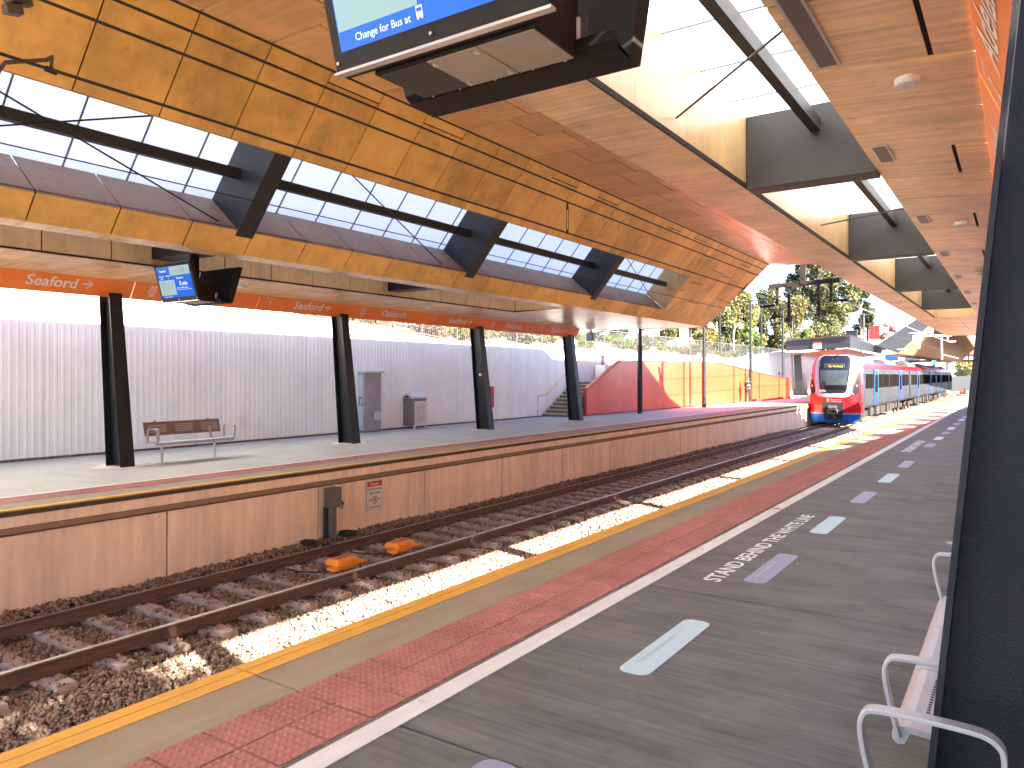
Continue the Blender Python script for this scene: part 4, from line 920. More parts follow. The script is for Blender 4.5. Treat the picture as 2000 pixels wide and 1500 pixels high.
# benches
def bench(x, y, rz, label, L=2.05, mseat='bench_metal', mback='bench_metal'):
    t = thing('platform_bench', label, 'bench', (x, y, 0), rz)
    # local: length along y, sitters face +x, front edge at x=.47
    h = L / 2; sp = []
    for a in L_(0, 1, 8): ang = pi * .5 * a; sp.append((.40 + .06 * sin(ang), .45 - .06 * (1 - cos(ang))))
    prof_ = [(0, .43), (.06, .435), (.40, .455), (.43, .452), (.452, .44), (.465, .418), (.462, .395), (.445, .38), (.42, .385)]
    back = [(px - .01 if i > 3 else px, pz - .02) for i, (px, pz) in enumerate(prof_)][::-1]
    s_ = MB()
    for k in range(3): s_.prism(prof_ + [(.40, .43), (.06, .41), (0, .41)], 'y', -h + k * L / 3 + .004, -h + (k + 1) * L / 3 - .004)
    so_ = s_.build('seat', mseat, t)
    hb = MB()
    for k in range(3):
        for i in range(4):
            for yy in np.arange(-h + k * L / 3 + .12, -h + (k + 1) * L / 3 - .10, .030):
                xx = .13 + i * .075; zz = .435 + (xx - .06) / .34 * .02 + .0012
                hb.add([(xx - .006, yy - .007, zz), (xx + .006, yy - .007, zz + .0008), (xx + .006, yy + .007, zz + .0008), (xx - .006, yy + .007, zz)], [(0, 1, 2, 3)])
    hb.build('perforation', 'hole', so_)['kind'] = 'stuff'
    bk = MB().hexa([(-.02, -h + .03, .56), (.0, -h + .03, .555), (.0, h - .03, .555), (-.02, h - .03, .56)], [(-.10, -h + .03, .84), (-.08, -h + .03, .845), (-.08, h - .03, .845), (-.10, h - .03, .84)]).build('backrest', mback, t, bevel=.006)
    hb = MB()
    for k in range(3):
        for i in range(5):
            z = .625 + i * .035; xx = -.08 + (.845 - z) * .275 + .002
            a, b_ = -h + k * L / 3 + .11, -h + (k + 1) * L / 3 - .09
            hb.add([(xx, a, z), (xx, b_, z), (xx - .003, b_, z + .014), (xx - .003, a, z + .014)], [(0, 1, 2, 3)])
    hb.build('slot', 'bench_metal' if mback == 'bench_tan' else 'hole', bk)
    for yy in (-h + .30, h - .30):
        MB().tube([(.16, yy, 0), (.16, yy, .41)], .03, 10).cyl((.16, yy, 0), .085, .012, 14).build('leg', mseat, t, smooth=False)
        MB().bar((.05, yy, .40), (-.115, yy, .87), .03, .06, up=(0, 1, 0)).build('back_support', mseat, t)
    def arm(yy):
        pts = [(.44, .41), (.475, .55), (.492, .65), (.482, .70), (.45, .72), (.17, .72), (.11, .705), (.08, .66), (.10, .43)]
        for _ in range(2):
            np_ = [pts[0]]
            for a_, b__ in zip(pts, pts[1:]): np_ += [(a_[0] * .75 + b__[0] * .25, a_[1] * .75 + b__[1] * .25), (a_[0] * .25 + b__[0] * .75, a_[1] * .25 + b__[1] * .75)]
            pts = np_ + [pts[-1]]
        mb = MB(); V = []; th = .008; wd = .026
        for i, (a, z) in enumerate(pts):
            pa = Vector(pts[max(0, i - 1)]); pb = Vector(pts[min(len(pts) - 1, i + 1)]); d = (pb - pa).normalized(); nrm = Vector((-d.y, d.x)) * th
            V += [(a - nrm.x, yy - wd, z - nrm.y), (a - nrm.x, yy + wd, z - nrm.y), (a + nrm.x, yy + wd, z + nrm.y), (a + nrm.x, yy - wd, z + nrm.y)]
        Fs = [(4 * i + j, 4 * i + (j + 1) % 4, 4 * i + 4 + (j + 1) % 4, 4 * i + 4 + j) for i in range(len(pts) - 1) for j in range(4)]
        mb.add(V, Fs).build('armrest', mseat, t, bevel=.003)
    for yy in (-h + .03, h - .01): arm(yy)
    return t
bench(-15.1, 9.62, 0, 'metal bench with tan slatted backrest against the white ribbed wall', L=1.85, mback='bench_tan')
bench(.05, 4.33, pi, 'grey perforated metal bench between the foreground column and the next one', L=2.1)
bench(.05, 1.72, pi, 'grey metal bench whose armrest enters the picture in front of the dark column', L=2.1)

# tall cabinet, bin
cb = thing('equipment_cabinet', 'tall grey metal cabinet with pale door and sun hood', 'cabinet', (P(712, 845).x - .42, P(712, 845).y, 0))
cb.scale = (1, .8, .91)
MB().box(-.42, .42, 0, .95, .03, 2.10).build('body', 'cabinet_grey', cb, bevel=.01)
MB().box(-.50, .50, -.08, 1.03, 2.10, 2.16).build('hood', 'cabinet_pale', cb, bevel=.01)
d_ = MB().box(-.38, .36, -.025, -.002, .10, 2.04).build('door', 'cabinet_pale', cb, bevel=.005); MB().box(.20, .34, -.04, -.026, .95, 1.25).build('door_recess', 'ink', d_); MB().box(.24, .33, -.05, -.041, .98, 1.20).build('handle', 'alu', d_)
MB().box(.42, .50, .52, .82, .42, .72).build('vent_box', 'cabinet_pale', cb, bevel=.01); MB().box(-.4, .4, .03, .92, 0, .03).build('plinth', 'ink', cb)
bn = thing('litter_bin', 'square metal litter bin with pitched lid against the white ribbed wall', 'bin', (P(810, 838).x - .32, P(810, 838).y + .3, 0))
bn.scale = (.88, .84, .87)
MB().box(-.36, .36, -.36, .36, .13, 1.08).build('body', 'bin_dark', bn, bevel=.01)
for sx in (-1, 1):
    for sy in (-1, 1): MB().box(sx * .33 - .035, sx * .33 + .035, sy * .33 - .035, sy * .33 + .035, 0, .14).build('leg', 'bin_mesh', bn)
MB().box(.362, .375, -.37, .37, .12, 1.09).build('side_panel', 'bin_mesh', bn); MB().box(.376, .38, -.26, .26, .25, .95).build('mesh_panel', 'stainless', bn)
MB().prism([(-.38, 1.20), (.38, 1.20), (.38, 1.26), (0, 1.42), (-.38, 1.26)], 'y', -.40, .40).build('lid', 'bin_mesh', bn)
MB().box(-.37, .37, -.37, .37, 1.08, 1.21).build('opening_band', 'bench_tan', bn); MB().prism([(-.22, 1.22), (.22, 1.22), (0, 1.34)], 'y', -.405, -.39).build('gable', 'ink', bn)
# small red bag / hose reel behind third column
rd = thing('hose_cover', 'small red cover on the white wall just past the third column', 'cover', (-17.5, 24.45, .55)); MB().box(-.08, .1, -.12, .12, 0, .85).build('cover', 'sign_red', rd, bevel=.05)
# junction post and danger sign on the platform face
jp = thing('junction_post', 'grey junction box on a post at the foot of the tan platform wall', 'box', (-11.18, 10.28, -1.5))
MB().box(-.05, .05, -.06, .06, 0, .75).build('post', 'post_grey', jp); b_ = MB().box(-.10, .12, -.13, .13, .74, 1.13).build('box', 'post_brown', jp, bevel=.01); MB().box(.12, .13, -.10, .11, .77, 1.10).build('lid', 'post_grey', b_); MB().tube([(.1, .14, .85), (.12, .17, .8), (.1, .15, .7)], .02, 6).build('gland', 'ink', jp); MB().box(-.11, -.05, -.14, -.05, .0, .75).build('conduit', 'ink', jp)
ds = thing('danger_sign', 'white danger sign with red header on the tan platform wall', 'sign', (-11.345, 11.37, -1.02))
MB().box(0, .012, 0, .46, 0, .62).build('plate', 'paint_white', ds); MB().box(.0125, .015, .012, .448, .50, .61).build('red_header', 'sign_red', ds)
MB().text('Danger', (.0165, .23, .525), (0, 1, 0), (0, 0, 1), .09, 'CENTER', .014).build('header_text', 'paint_white', ds)
mb = MB().text('Do not cross', (.0165, .23, .42), (0, 1, 0), (0, 0, 1), .078, 'CENTER', .014).text('the tracks', (.0165, .23, .34), (0, 1, 0), (0, 0, 1), .078, 'CENTER', .014).text('Penalties Apply', (.0165, .23, .05), (0, 1, 0), (0, 0, 1), .055, 'CENTER', .008)
for z in (.20, .225): mb.box(.0135, .015, .06, .15, z, z + .008).box(.0135, .015, .31, .40, z, z + .008)
mb.ball((.017, .245, .25), .016, 8, (.2, 1, 1)); mb.tube([(.017, .24, .235), (.017, .225, .205), (.017, .235, .175)], .008, 5); mb.build('sign_text', 'ink', ds)
mb = MB(); pts = [(.083 if i % 2 else .066, 2 * pi * (i // 2) / 24) for i in range(50)]
mb.add([(.0175, .23 + r * cos(a), .21 + r * sin(a)) for r, a in pts], [(2 * i, 2 * i + 1, 2 * i + 3, 2 * i + 2) for i in range(24)]); mb.bar((.0185, .18, .26), (.0185, .28, .16), .012, .001, up=(1, 0, 0)); mb.build('ban_symbol', 'sign_red', ds)
# track transponders
def balise(x, y, label):
    t = thing('track_transponder', label, 'transponder', (x, y, -1.45), R(2), 'orange transponders between the rails')
    MB().hexa([(-.17, -.26, .10), (.17, -.26, .10), (.17, .26, .10), (-.17, .26, .10)], [(-.13, -.22, .20), (.13, -.22, .20), (.13, .22, .20), (-.13, .22, .20)]).build('body', 'balise', t, bevel=.018)
    MB().box(-.075, .075, -.17, .17, .196, .204).build('red_top', 'balise_red', t, bevel=.003)
    mb = MB()
    for k in range(5): mb.box(.155, .176, -.22 + k * .1, -.20 + k * .1, .10, .165)
    mb.box(-.17, .17, -.17, .17, .03, .10).build('base', 'balise', t, bevel=.008); MB().box(.02, .20, -.28, .42, .075, .10).build('mounting_bar', 'balise', t, bevel=.006); MB().box(.02, .20, -.38, -.26, .045, .09).build('cable_boot', 'balise', t, bevel=.01)
    MB().tube([(.1, -.4, .06), (-.1, -.55, .05), (-.4, -.62, .04), (-.7, -.55, .02)], .014, 6).build('lead', 'cable_black', t)
p1 = P(668, 1103, -1.38); p2 = P(780, 1070, -1.38)
balise(p1.x, p1.y, 'orange track transponder between the rails, nearer of the two'); balise(p2.x, p2.y, 'orange track transponder between the rails, further of the two')
def coil(px, py, r, label):
    p = P(px, py, -1.36); t = thing('cable_coil', label, 'cable', (p.x, p.y, -1.38)); mb = MB()
    for k in range(4):
        q = [(cos(a) * (r + random.uniform(-.03, .03)), sin(a) * (r * .8 + random.uniform(-.03, .03)), .02 + .018 * k + random.uniform(0, .01)) for a in L_(0, 2 * pi, 22)]; mb.tube(q, .012, 6)
    mb.build('coiled_cable', 'cable_black', t)
coil(679, 1044, .17, 'coiled black cable lying on the ballast beyond the junction post'); coil(603, 1063, .15, 'coiled black cable lying on the ballast just before the junction post')

# floor stickers
def sticker(pts, m, label, r=.07):
    a, b, c, d = [P(x, y, .006) for x, y in pts]          # near-left, near-right, far-right, far-left corners
    y0 = (a.y + b.y) / 2; y1 = (c.y + d.y) / 2; cx = (a.x + b.x + c.x + d.x) / 4; L = y1 - y0; W = .20
    o = thing('floor_sticker', label, 'sticker', (cx, y0, 0), 0, 'rounded stickers on the platform floor'); q = []
    for (sx, sy, a0) in ((1, 1, 0), (-1, 1, 90), (-1, -1, 180), (1, -1, 270)):
        for k in range(7):
            an = R(a0 + 15 * k); q.append((sx * (W / 2 - r) + r * cos(an), (L if sy > 0 else 0) - sy * r + r * sin(an)))
    MB().prism(q, 'z', .0015, .004).build('film', m, o)
    if L > .3 and y0 < 9: MB().text('Mind your step between trains', (-.02, L * .16, .0052), (0, 1, 0), (-1, 0, 0), .052, 'LEFT', .0, squeeze=.82 * L / 1.0).build('printing', 'sticker_ink' if m == 'sticker_cyan' else 'paint_white', o)
    return o
def stk(x0, y0, x1, y1, m, label):                     # centre line near end -> far end in pixels
    a = P(x0, y0, .004); b = P(x1, y1, .004); cx = (a.x + b.x) / 2
    o = sticker([(x0, y0)] * 2 + [(x1, y1)] * 2, m, label); return o
stk(1248, 1318, 1352, 1209, 'sticker_cyan', 'long pale cyan floor sticker nearest the bench')
stk(1481, 1139, 1533, 1081, 'sticker_lilac', 'lilac floor sticker beside the white floor lettering')
stk(1604, 1042, 1631, 1008, 'sticker_cyan', 'pale cyan floor sticker just past the end of the floor lettering')
stk(1675, 982, 1699, 960, 'sticker_lilac', 'lilac floor sticker, second past the floor lettering')
stk(1728, 942, 1744, 925, 'sticker_cyan', 'pale cyan floor sticker, third past the floor lettering')
stk(1763, 913, 1777, 900, 'sticker_lilac', 'small lilac floor sticker, fourth past the floor lettering')
for i, (x0, y0, x1, y1) in enumerate(((1812, 873, 1821, 866), (1830, 859, 1837, 853), (1844, 848, 1850, 843), (1855, 839, 1861, 834), (1866, 830, 1871, 826), (1876, 822, 1880, 818), (1884, 816, 1887, 812))):
    o = stk(x0, y0, x1, y1, ('sticker_lilac', 'sticker_cyan')[i % 2], 'tiny pale floor sticker, number %d of the far run beside the white line' % (i + 1))
    o['label'] = ('tiny pale floor sticker in the far run, ' + ('first', 'second', 'third', 'fourth', 'fifth', 'sixth', 'last')[i] + ' counted from the near end')
stk(930, 1530, 985, 1488, 'sticker_lilac', 'lilac floor sticker cut off by the bottom of the picture')
# floor lettering
a = P(1403, 1137, .004); b = P(1598, 1008, .004); wv = P(1378, 1118, .004)
def floor_text(s, a, y_end, h, label):
    t = thing('floor_lettering', label, 'lettering', (a.x, a.y, .0045)); vs, _ = glyphs(s, .02, 0, 'LEFT'); wd = max(v[0] for v in vs)
    MB().text(s, (0, 0, 0), (0, 1, 0), (-1, 0, 0), h / .72, 'LEFT', .02, squeeze=(y_end - a.y) / (wd * h / .72)).build('letters', 'sign_white', t)
floor_text('STAND BEHIND THE WHITE LINE', a, b.y, .155, 'white words STAND BEHIND THE WHITE LINE painted on the dark platform floor')
a = P(1777, 883, .004); b = P(1806, 861, .004); floor_text('STAND BEHIND THE WHITE LINE', a, b.y, .20, 'white stand behind the line words painted further along the near platform')
a = P(1857, 800, .004); b = P(1866, 789, .004)
# pit covers
pc_ = thing('pit_cover', 'rectangular service pit covers let into the near platform floor', 'cover', (P(1868, 970).x, P(1868, 970).y, .001)); mb = MB()
for dy in (-.55, .45):
    for q in ((-.35, .35, dy - .01, dy), (-.35, .35, dy + .8, dy + .81), (-.36, -.35, dy, dy + .8)): mb.box(q[0], q[1], q[2], q[3], 0, .003)
mb.build('frame', 'rail_rust', pc_)
# ceiling lamps
for i, (y, lb) in enumerate(((4.6, 'long recessed strip light overhead beside the roof slot'), (8.05, 'recessed strip light beside the second skylight bay'), (11.7, 'recessed strip light, third along the roof slot'), (15.2, 'recessed strip light, fourth along the roof slot'), (18.9, 'recessed strip light, fifth along the roof slot'), (22.6, 'recessed strip light, sixth along the roof slot'), (26.2, 'recessed strip light, seventh and furthest along the roof slot'))):
    L = 1.9 if i == 0 else .62
    t = thing('strip_light', lb, 'light', (-1.09, y, 3.965), 0, 'strip lights along the near soffit'); MB().box(-.075, .075, -L / 2, L / 2, -.004, .03).build('frame', 'alu', t); MB().box(-.055, .055, -L / 2 + .02, L / 2 - .02, -.007, -.004).build('diffuser', 'lamp_grey', t)
for y, lb in ((6.02, 'round white ceiling lamp on the near soffit, nearest'), (12.05, 'round white ceiling lamp on the near soffit, further along'), (18.1, 'round white ceiling lamp on the near soffit, third')):
    t = thing('ceiling_lamp', lb, 'light', (-.66, y, 3.93)); MB().cyl((0, 0, -.035), .085, .05, 24).build('rim', 'camera_white', t, bevel=.008); MB().cyl((0, 0, -.042), .068, .008, 24).build('diffuser', 'lamp_white', t)
for y, lb in ((10.4, 'small round ceiling lamp on the far soffit, nearest'), (16.7, 'small round ceiling lamp on the far soffit, above the tall cabinet'), (22.6, 'small round ceiling lamp on the far soffit, near the fascia end')):
    t = thing('ceiling_lamp', lb, 'light', (-14.2, y, 3.79)); MB().cyl((0, 0, -.03), .10, .04, 20).build('rim', 'camera_white', t)
sp = thing('speaker', 'dark loudspeaker hung under the soffit end past the orange boards', 'speaker', (-15.2, 28.6, 3.5)); MB().box(-.16, .16, -.12, .12, -.18, .14).build('case', 'lamp_grey', sp, bevel=.02); MB().box(-.02, .02, -.02, .02, .14, .3).build('bracket', 'plastic_black', sp); MB().box(-.12, .12, -.126, -.121, -.13, .08).build('grille', 'cabinet_grey', sp)
# light masts along the far platform
def mast(px, py, ptop_, label, r=.09, arms=0, cams=True):
    p = P(px, py, 0); z = CAMH - (ptop_ - HZ) * ((p.y * CA - p.x * SA)) / F; t = thing('platform_mast', label, 'mast', (p.x, p.y, 0), 0, 'masts along the far platform')
    MB().tube([(0, 0, 0), (0, 0, min(z, 3.3))], r * 1.35, 12).tube([(0, 0, min(z, 3.3) - .01), (0, 0, z)], r, 12).build('pole', 'steel_dark', t, smooth=False); MB().cyl((0, 0, 0.003), .34, .006, 16).build('base_patch', 'concrete_pale', t)
    if cams: MB().ball((.32, .1, z * .72 if arms else z - .15), .17, 12).tube([(0, 0, z * .72 if arms else z - .15), (.3, .1, z * .72 if arms else z - .1)], .03, 6).build('camera_dome', 'camera_white', t, smooth=True)
    if arms: MB().bar((-1.3, 0, z - .05), (1.3, 0, z + .05), .07, .07).build('cross_arm', 'steel_dark', t)
    return t
mast(1250, 808, 640, 'dark mast in front of the shaded red end of the balustrade', cams=False); mast(1375, 796, 630, 'dark mast with white camera dome at the canopy corner'); mast(1466, 786, 588, 'tall dark mast with crossarm beside the standing man', arms=1)
mast(1529, 779, 606, 'tall dark mast with crossarm in front of the distant shelter', arms=1)
# debris
for i, (px, py, lb) in enumerate(((1517, 994, 'small red leaf lying on the white line'), (1619, 1007, 'small red leaf beside the pale cyan sticker'))):
    p = P(px, py, .008); t = thing('fallen_leaf', lb, 'leaf', (p.x, p.y, .008), .6 * i); MB().add([(-.10, 0, 0), (0, .02, .012), (.10, 0, .004), (0, -.022, .006)], [(0, 1, 2, 3)]).build('blade', 'leaf_debris', t)

# ================================================================== OVERHEAD LINE
def wire(x, z, y0, y1, label, r=.012, sag=0.0, x1=None, z1=None, par=None):
    t = thing('overhead_wire', label, 'wire', (x, y0, z), 0, 'overhead wires'); n = 24
    MB().tube([((0 if x1 is None else (x1 - x) * i / n), (y1 - y0) * i / n, (0 if z1 is None else (z1 - z) * i / n) - sag * sin(pi * i / n)) for i in range(n + 1)], r, 6).build('conductor', 'ink', t); return t
wire(-5.69, 3.99, -8, 38, 'lowest black wire of the near track, holding the drop loops'); wire(-5.69, 4.46, -8, 38, 'black carrier wire just above the lowest wire of the near track')
wire(-6.2, 4.93, -8, 38, 'upper black wire crossing the slanted timber ceiling', r=.013); wire(-6.35, 5.22, -8, 38, 'topmost black wire running along the ceiling fold', r=.013)
wire(-9.72, 4.50, -8, 140, 'thin black contact wire above the train track', r=.009); wire(-9.72, 5.4, 36, 140, 'carrier wire over the train beyond the canopy', r=.009)
wire(-5.69, 4.0, 38, 140, 'contact wire of the near track beyond the canopy', r=.009, x1=-4.9); wire(-6.0, 5.3, 38, 140, 'carrier wire of the near track beyond the canopy', r=.009)
for y, lb in ((9.95, 'wire drop loop hanging between the two lowest wires, nearest'), (24.9, 'wire drop loop hanging between the two lowest wires, furthest')):
    t = thing('wire_dropper', lb, 'dropper', (-5.69, y, 3.99)); MB().tube([(0, -.02, 0), (0, -.03, .1), (0, -.03, .38), (0, 0, .47), (0, .03, .38), (0, .03, .1), (0, .02, 0)], .006, 5).tube([(0, 0, .36), (0, 0, .46)], .016, 6).tube([(0, 0, -.02), (0, 0, .05)], .014, 6).build('loop', 'ink', t)
sb = thing('wire_support', 'grey pipe support arm with clamp at the top left corner under the ceiling', 'bracket', PX(50, 118, -8.6)); 
q = lambda x, y: PX(x, y, -8.6) - sb.location
MB().tube([q(-30, 190), q(0, 135), q(10, 122), q(90, 117), q(103, 111)], .022, 8).tube([q(101, 110), q(100, 138)], .02, 8).build('pipe', 'lamp_grey', sb); MB().bar(q(88, 133), q(111, 142), .04, .05).build('clamp', 'plastic_black', sb)
s2 = thing('wire_insulator', 'grey insulator block hanging at the very top left', 'bracket', PX(20, 12, -8.0)); q = lambda x, y: PX(x, y, -8.0) - s2.location
MB().bar(q(8, -14), q(40, -14), .16, .2).bar(q(8, 16), q(41, 22), .12, .09).bar(q(22, -2), q(60, 4), .10, .10).build('block', 'lamp_grey', s2, bevel=.01)
# hanging gantry at the canopy end
Yg = 36.0; hg = thing('hanging_gantry', 'dark steel frame with insulators hanging at the end of the timber hood', 'gantry', (-8.3, Yg, 6)); q = lambda x, y: PY(x, y, Yg) - hg.location
MB().bar(q(1569, 498), q(1569, 555), .24, .24, up=(0, 1, 0)).build('hanger', 'gantry_rust', hg); MB().bar(q(1502, 560), q(1640, 547), .2, .2).build('beam', 'gantry_rust', hg)
MB().bar(q(1556, 515), q(1584, 515), .12, .10).bar(q(1556, 540), q(1584, 539), .1, .1).build('collar', 'plastic_black', hg)
for (x, ya, yb) in ((1518, 562, 596), (1541, 560, 622), (1599, 554, 618), (1623, 551, 590)): MB().bar(q(x, ya), q(x, yb), .11, .11, up=(0, 1, 0)).build('drop_post', 'gantry_rust', hg)
mb = MB()
for x, ya, yb in ((1541, 590, 620), (1599, 590, 618)):
    for k in range(7): c = q(x, ya + (yb - ya) * k / 6); mb.cyl(c, .10, .03, 10)
mb.build('insulator', 'gantry_rust', hg); MB().bar(q(1486, 600), q(1514, 596), .1, .1).bar(q(1627, 587), q(1657, 586), .1, .1).build('insulator', 'plastic_black', hg)
MB().tube([q(1486, 630), q(1524, 617), q(1543, 624)], .02, 6).tube([q(1600, 620), q(1625, 612), q(1662, 619)], .02, 6).build('steady_arm', 'ink', hg)

# ================================================================== DISTANCE
# second canopy further down the far platform
fc = thing('far_shelter', 'flat roofed shelter with dark fascia and timber soffit behind the train', 'shelter', (-15.5, 63, 0))
def fpt(px, py, Y): v = PY(px, py, Y); return v - Vector((-15.5, 63, 0))
a, b, c, d = fpt(1535, 666, 63), fpt(1535, 686, 63), fpt(1660, 679, 63), fpt(1660, 657, 63)
e, f = fpt(1722, 678, 84), fpt(1722, 691, 84)
MB().hexa([b, c, c + Vector((0, .12, 0)), b + Vector((0, .12, 0))], [a, d, d + Vector((0, .12, 0)), a + Vector((0, .12, 0))]).hexa([c, f, f + Vector((-.12, 0, 0)), c + Vector((-.12, .12, 0))], [d, e, e + Vector((-.12, 0, 0)), d + Vector((-.12, .12, 0))]).build('fascia', 'roof_metal', fc)
up = Vector((0, 0, .10)); MB().hexa([a, d, e, Vector((a.x, e.y, a.z))], [a + up + Vector((-.3, -.3, 0)), d + up + Vector((.2, -.3, 0)), e + up, Vector((a.x, e.y, a.z)) + up]).build('roof', 'alu', fc)
MB().hexa([b + Vector((0, .13, -.25)), c + Vector((-.2, .13, -.1)), f + Vector((-.2, 0, -.2)), Vector((b.x, f.y, b.z - .3))], [b + Vector((0, .13, -.2)), c + Vector((-.2, .13, -.05)), f + Vector((-.2, 0, -.15)), Vector((b.x, f.y, b.z - .25))]).build('soffit', 'ply_far_shaded2', fc)
MB().slab([fpt(1588, 671, 62.9), fpt(1604, 670, 62.9), fpt(1604, 681, 62.9), fpt(1588, 682, 62.9)], (0, 1, 0), .03).build('notice', 'paint_white', fc)
MB().slab([fpt(1588, 668.5, 62.88), fpt(1604, 667.5, 62.88), fpt(1604, 670.5, 62.88), fpt(1588, 671.5, 62.88)], (0, 1, 0), .03).build('notice_header', 'sign_red', fc)
MB().bar(fpt(1562, 772, 66), fpt(1557, 688, 66), .55, .3, up=(0, 1, 0)).build('column', 'steel_dark', fc); MB().bar(fpt(1550, 772, 66), fpt(1546, 688, 66), .12, .12, up=(0, 1, 0)).build('column', 'lamp_grey', fc)
MB().bar(fpt(1608, 772, 75), fpt(1606, 688, 75), .3, .3, up=(0, 1, 0)).build('column', 'lamp_grey', fc)
MB().box(.2, 3.2, 8, 14, .9, 1.6).build('seat_screen', 'red_trim', fc)
au = thing('roof_plant_box', 'small dark plant box standing on the distant shelter roof', 'box', fpt(1662, 657, 70) + Vector((-15.5, 63, .0))); MB().box(-.4, .45, 0, .6, -.1, .5).build('case', 'steel_dark', au)
MB().box(-.45, .5, -.05, .65, .5, .54).build('cap', 'lamp_grey', au)
# second timber hood
h2 = thing('far_hood', 'distant folded canopy hood with timber lining and dark metal outside', 'canopy', (-8, 79, 0))
def hp(px, py, dd): return DP(px, py, dd) - Vector((-8, 79, 0))
A0, A1 = hp(1755, 691, 70), hp(1823, 630, 72); B0, B1 = hp(1715, 676, 70), hp(1806, 616, 72); Cq, Dq = hp(1876, 640, 73), hp(1866, 630, 73)
LN = Vector((2.5, 46, 0))
MB().hexa([A0, A1, A1 + LN, A0 + LN], [A0 + Vector((0, 0, .06)), A1 + Vector((0, 0, .06)), A1 + LN + Vector((0, 0, .06)), A0 + LN + Vector((0, 0, .06))]).build('slanted_lining', 'ply_far_shaded', h2)
MB().hexa([A1, Cq, Cq + LN, A1 + LN], [A1 + Vector((0, 0, .1)), Cq + Vector((0, 0, .1)), Cq + LN + Vector((0, 0, .1)), A1 + LN + Vector((0, 0, .1))]).build('flat_lining', 'ply_far_shaded', h2)
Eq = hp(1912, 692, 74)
MB().hexa([Cq, Eq, Eq + LN, Cq + LN], [Cq + Vector((.1, 0, .1)), Eq + Vector((.1, 0, .1)), Eq + LN + Vector((.1, 0, .1)), Cq + LN + Vector((.1, 0, .1))]).build('slanted_lining', 'ply_far_shaded', h2)
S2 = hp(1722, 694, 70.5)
MB().hexa([A0, S2, S2 + LN, A0 + LN], [A0 + Vector((0, 0, .05)), S2 + Vector((0, 0, .05)), S2 + LN + Vector((0, 0, .05)), A0 + LN + Vector((0, 0, .05))]).build('soffit', 'ply_far_shaded', h2)
MB().hexa([A0, A1, A1 + Vector((0, .1, 0)), A0 + Vector((0, .1, 0))], [B0, B1, B1 + Vector((0, .1, 0)), B0 + Vector((0, .1, 0))]).hexa([A1, Cq, Cq + Vector((0, .1, 0)), A1 + Vector((0, .1, 0))], [B1, Dq, Dq + Vector((0, .1, 0)), B1 + Vector((0, .1, 0))]).build('end_fascia', 'far_metal', h2)
MB().hexa([B0, B1, B1 + LN, B0 + LN], [B0 + Vector((-.1, 0, .1)), B1 + Vector((-.1, 0, .1)), B1 + LN + Vector((-.1, 0, .1)), B0 + LN + Vector((-.1, 0, .1))]).hexa([B1, Dq, Dq + LN, B1 + LN], [B1 + Vector((0, 0, .1)), Dq + Vector((0, 0, .1)), Dq + LN + Vector((0, 0, .1)), B1 + LN + Vector((0, 0, .1))]).build('roof', 'far_metal', h2)
# distant catenary frame in front of the hood
g2 = thing('catenary_frame', 'pale galvanised overhead line frame between the distant hood and the red bridge', 'gantry', (-6, 66, 5)); q = lambda x, y, dd=62: DP(x, y, dd) - Vector((-6, 66, 5))
MB().bar(q(1784, 656), q(1858, 655), .16, .14).bar(q(1819, 638), q(1819, 655), .3, .3, up=(0, 1, 0)).bar(q(1784, 655), q(1784, 672), .13, .13, up=(0, 1, 0)).bar(q(1795, 657), q(1795, 681), .16, .16, up=(0, 1, 0)).bar(q(1839, 654), q(1840, 703), .13, .13, up=(0, 1, 0)).bar(q(1851, 655), q(1851, 667), .13, .13, up=(0, 1, 0)).build('frame', 'train_white', g2)
MB().bar(q(1752, 682), q(1793, 680), .07, .07).bar(q(1840, 692), q(1872, 700), .06, .06).bar(q(1820, 649), q(1775, 651), .05, .05).bar(q(1851, 667), q(1866, 667), .16, .10).build('bracket_arm', 'train_white', g2)
g3 = thing('insulator_frame', 'small black hanging insulator frame in front of the red bridge', 'gantry', (-3, 110, 5)); q = lambda x, y, dd=100: DP(x, y, dd) - Vector((-3, 110, 5))
MB().bar(q(1841, 671), q(1858, 671), .3, .2).bar(q(1866, 671), q(1884, 670), .3, .2).bar(q(1852, 671), q(1852, 694), .15, .15, up=(0, 1, 0)).bar(q(1871, 671), q(1871, 694), .15, .15, up=(0, 1, 0)).bar(q(1844, 671), q(1844, 682), .15, .15, up=(0, 1, 0)).build('frame', 'ink', g3)
g4 = thing('overhead_mast', 'white overhead line mast with sloping arm before the red bridge', 'mast', (-2, 120, 4)); q = lambda x, y, dd=104: DP(x, y, dd) - Vector((-2, 120, 4))
MB().bar(q(1892, 688), q(1892, 712), .18, .18, up=(0, 1, 0)).bar(q(1893, 692), q(1911, 696), .12, .12).build('mast', 'train_white', g4)
for (z, x, x1, lb) in ((6.2, -5.5, -4.2, 'upper pale wire sloping towards the distant hood'), (5.2, -6.6, -5.2, 'pale wire passing under the distant hood')):
    t = thing('overhead_wire', lb, 'wire', (x, 36, z), 0, 'overhead wires'); MB().tube([((x1 - x) * k / 8, 8 * k, -.15 * sin(pi * k / 8)) for k in range(9)], .025, 5).build('conductor', 'train_white', t)
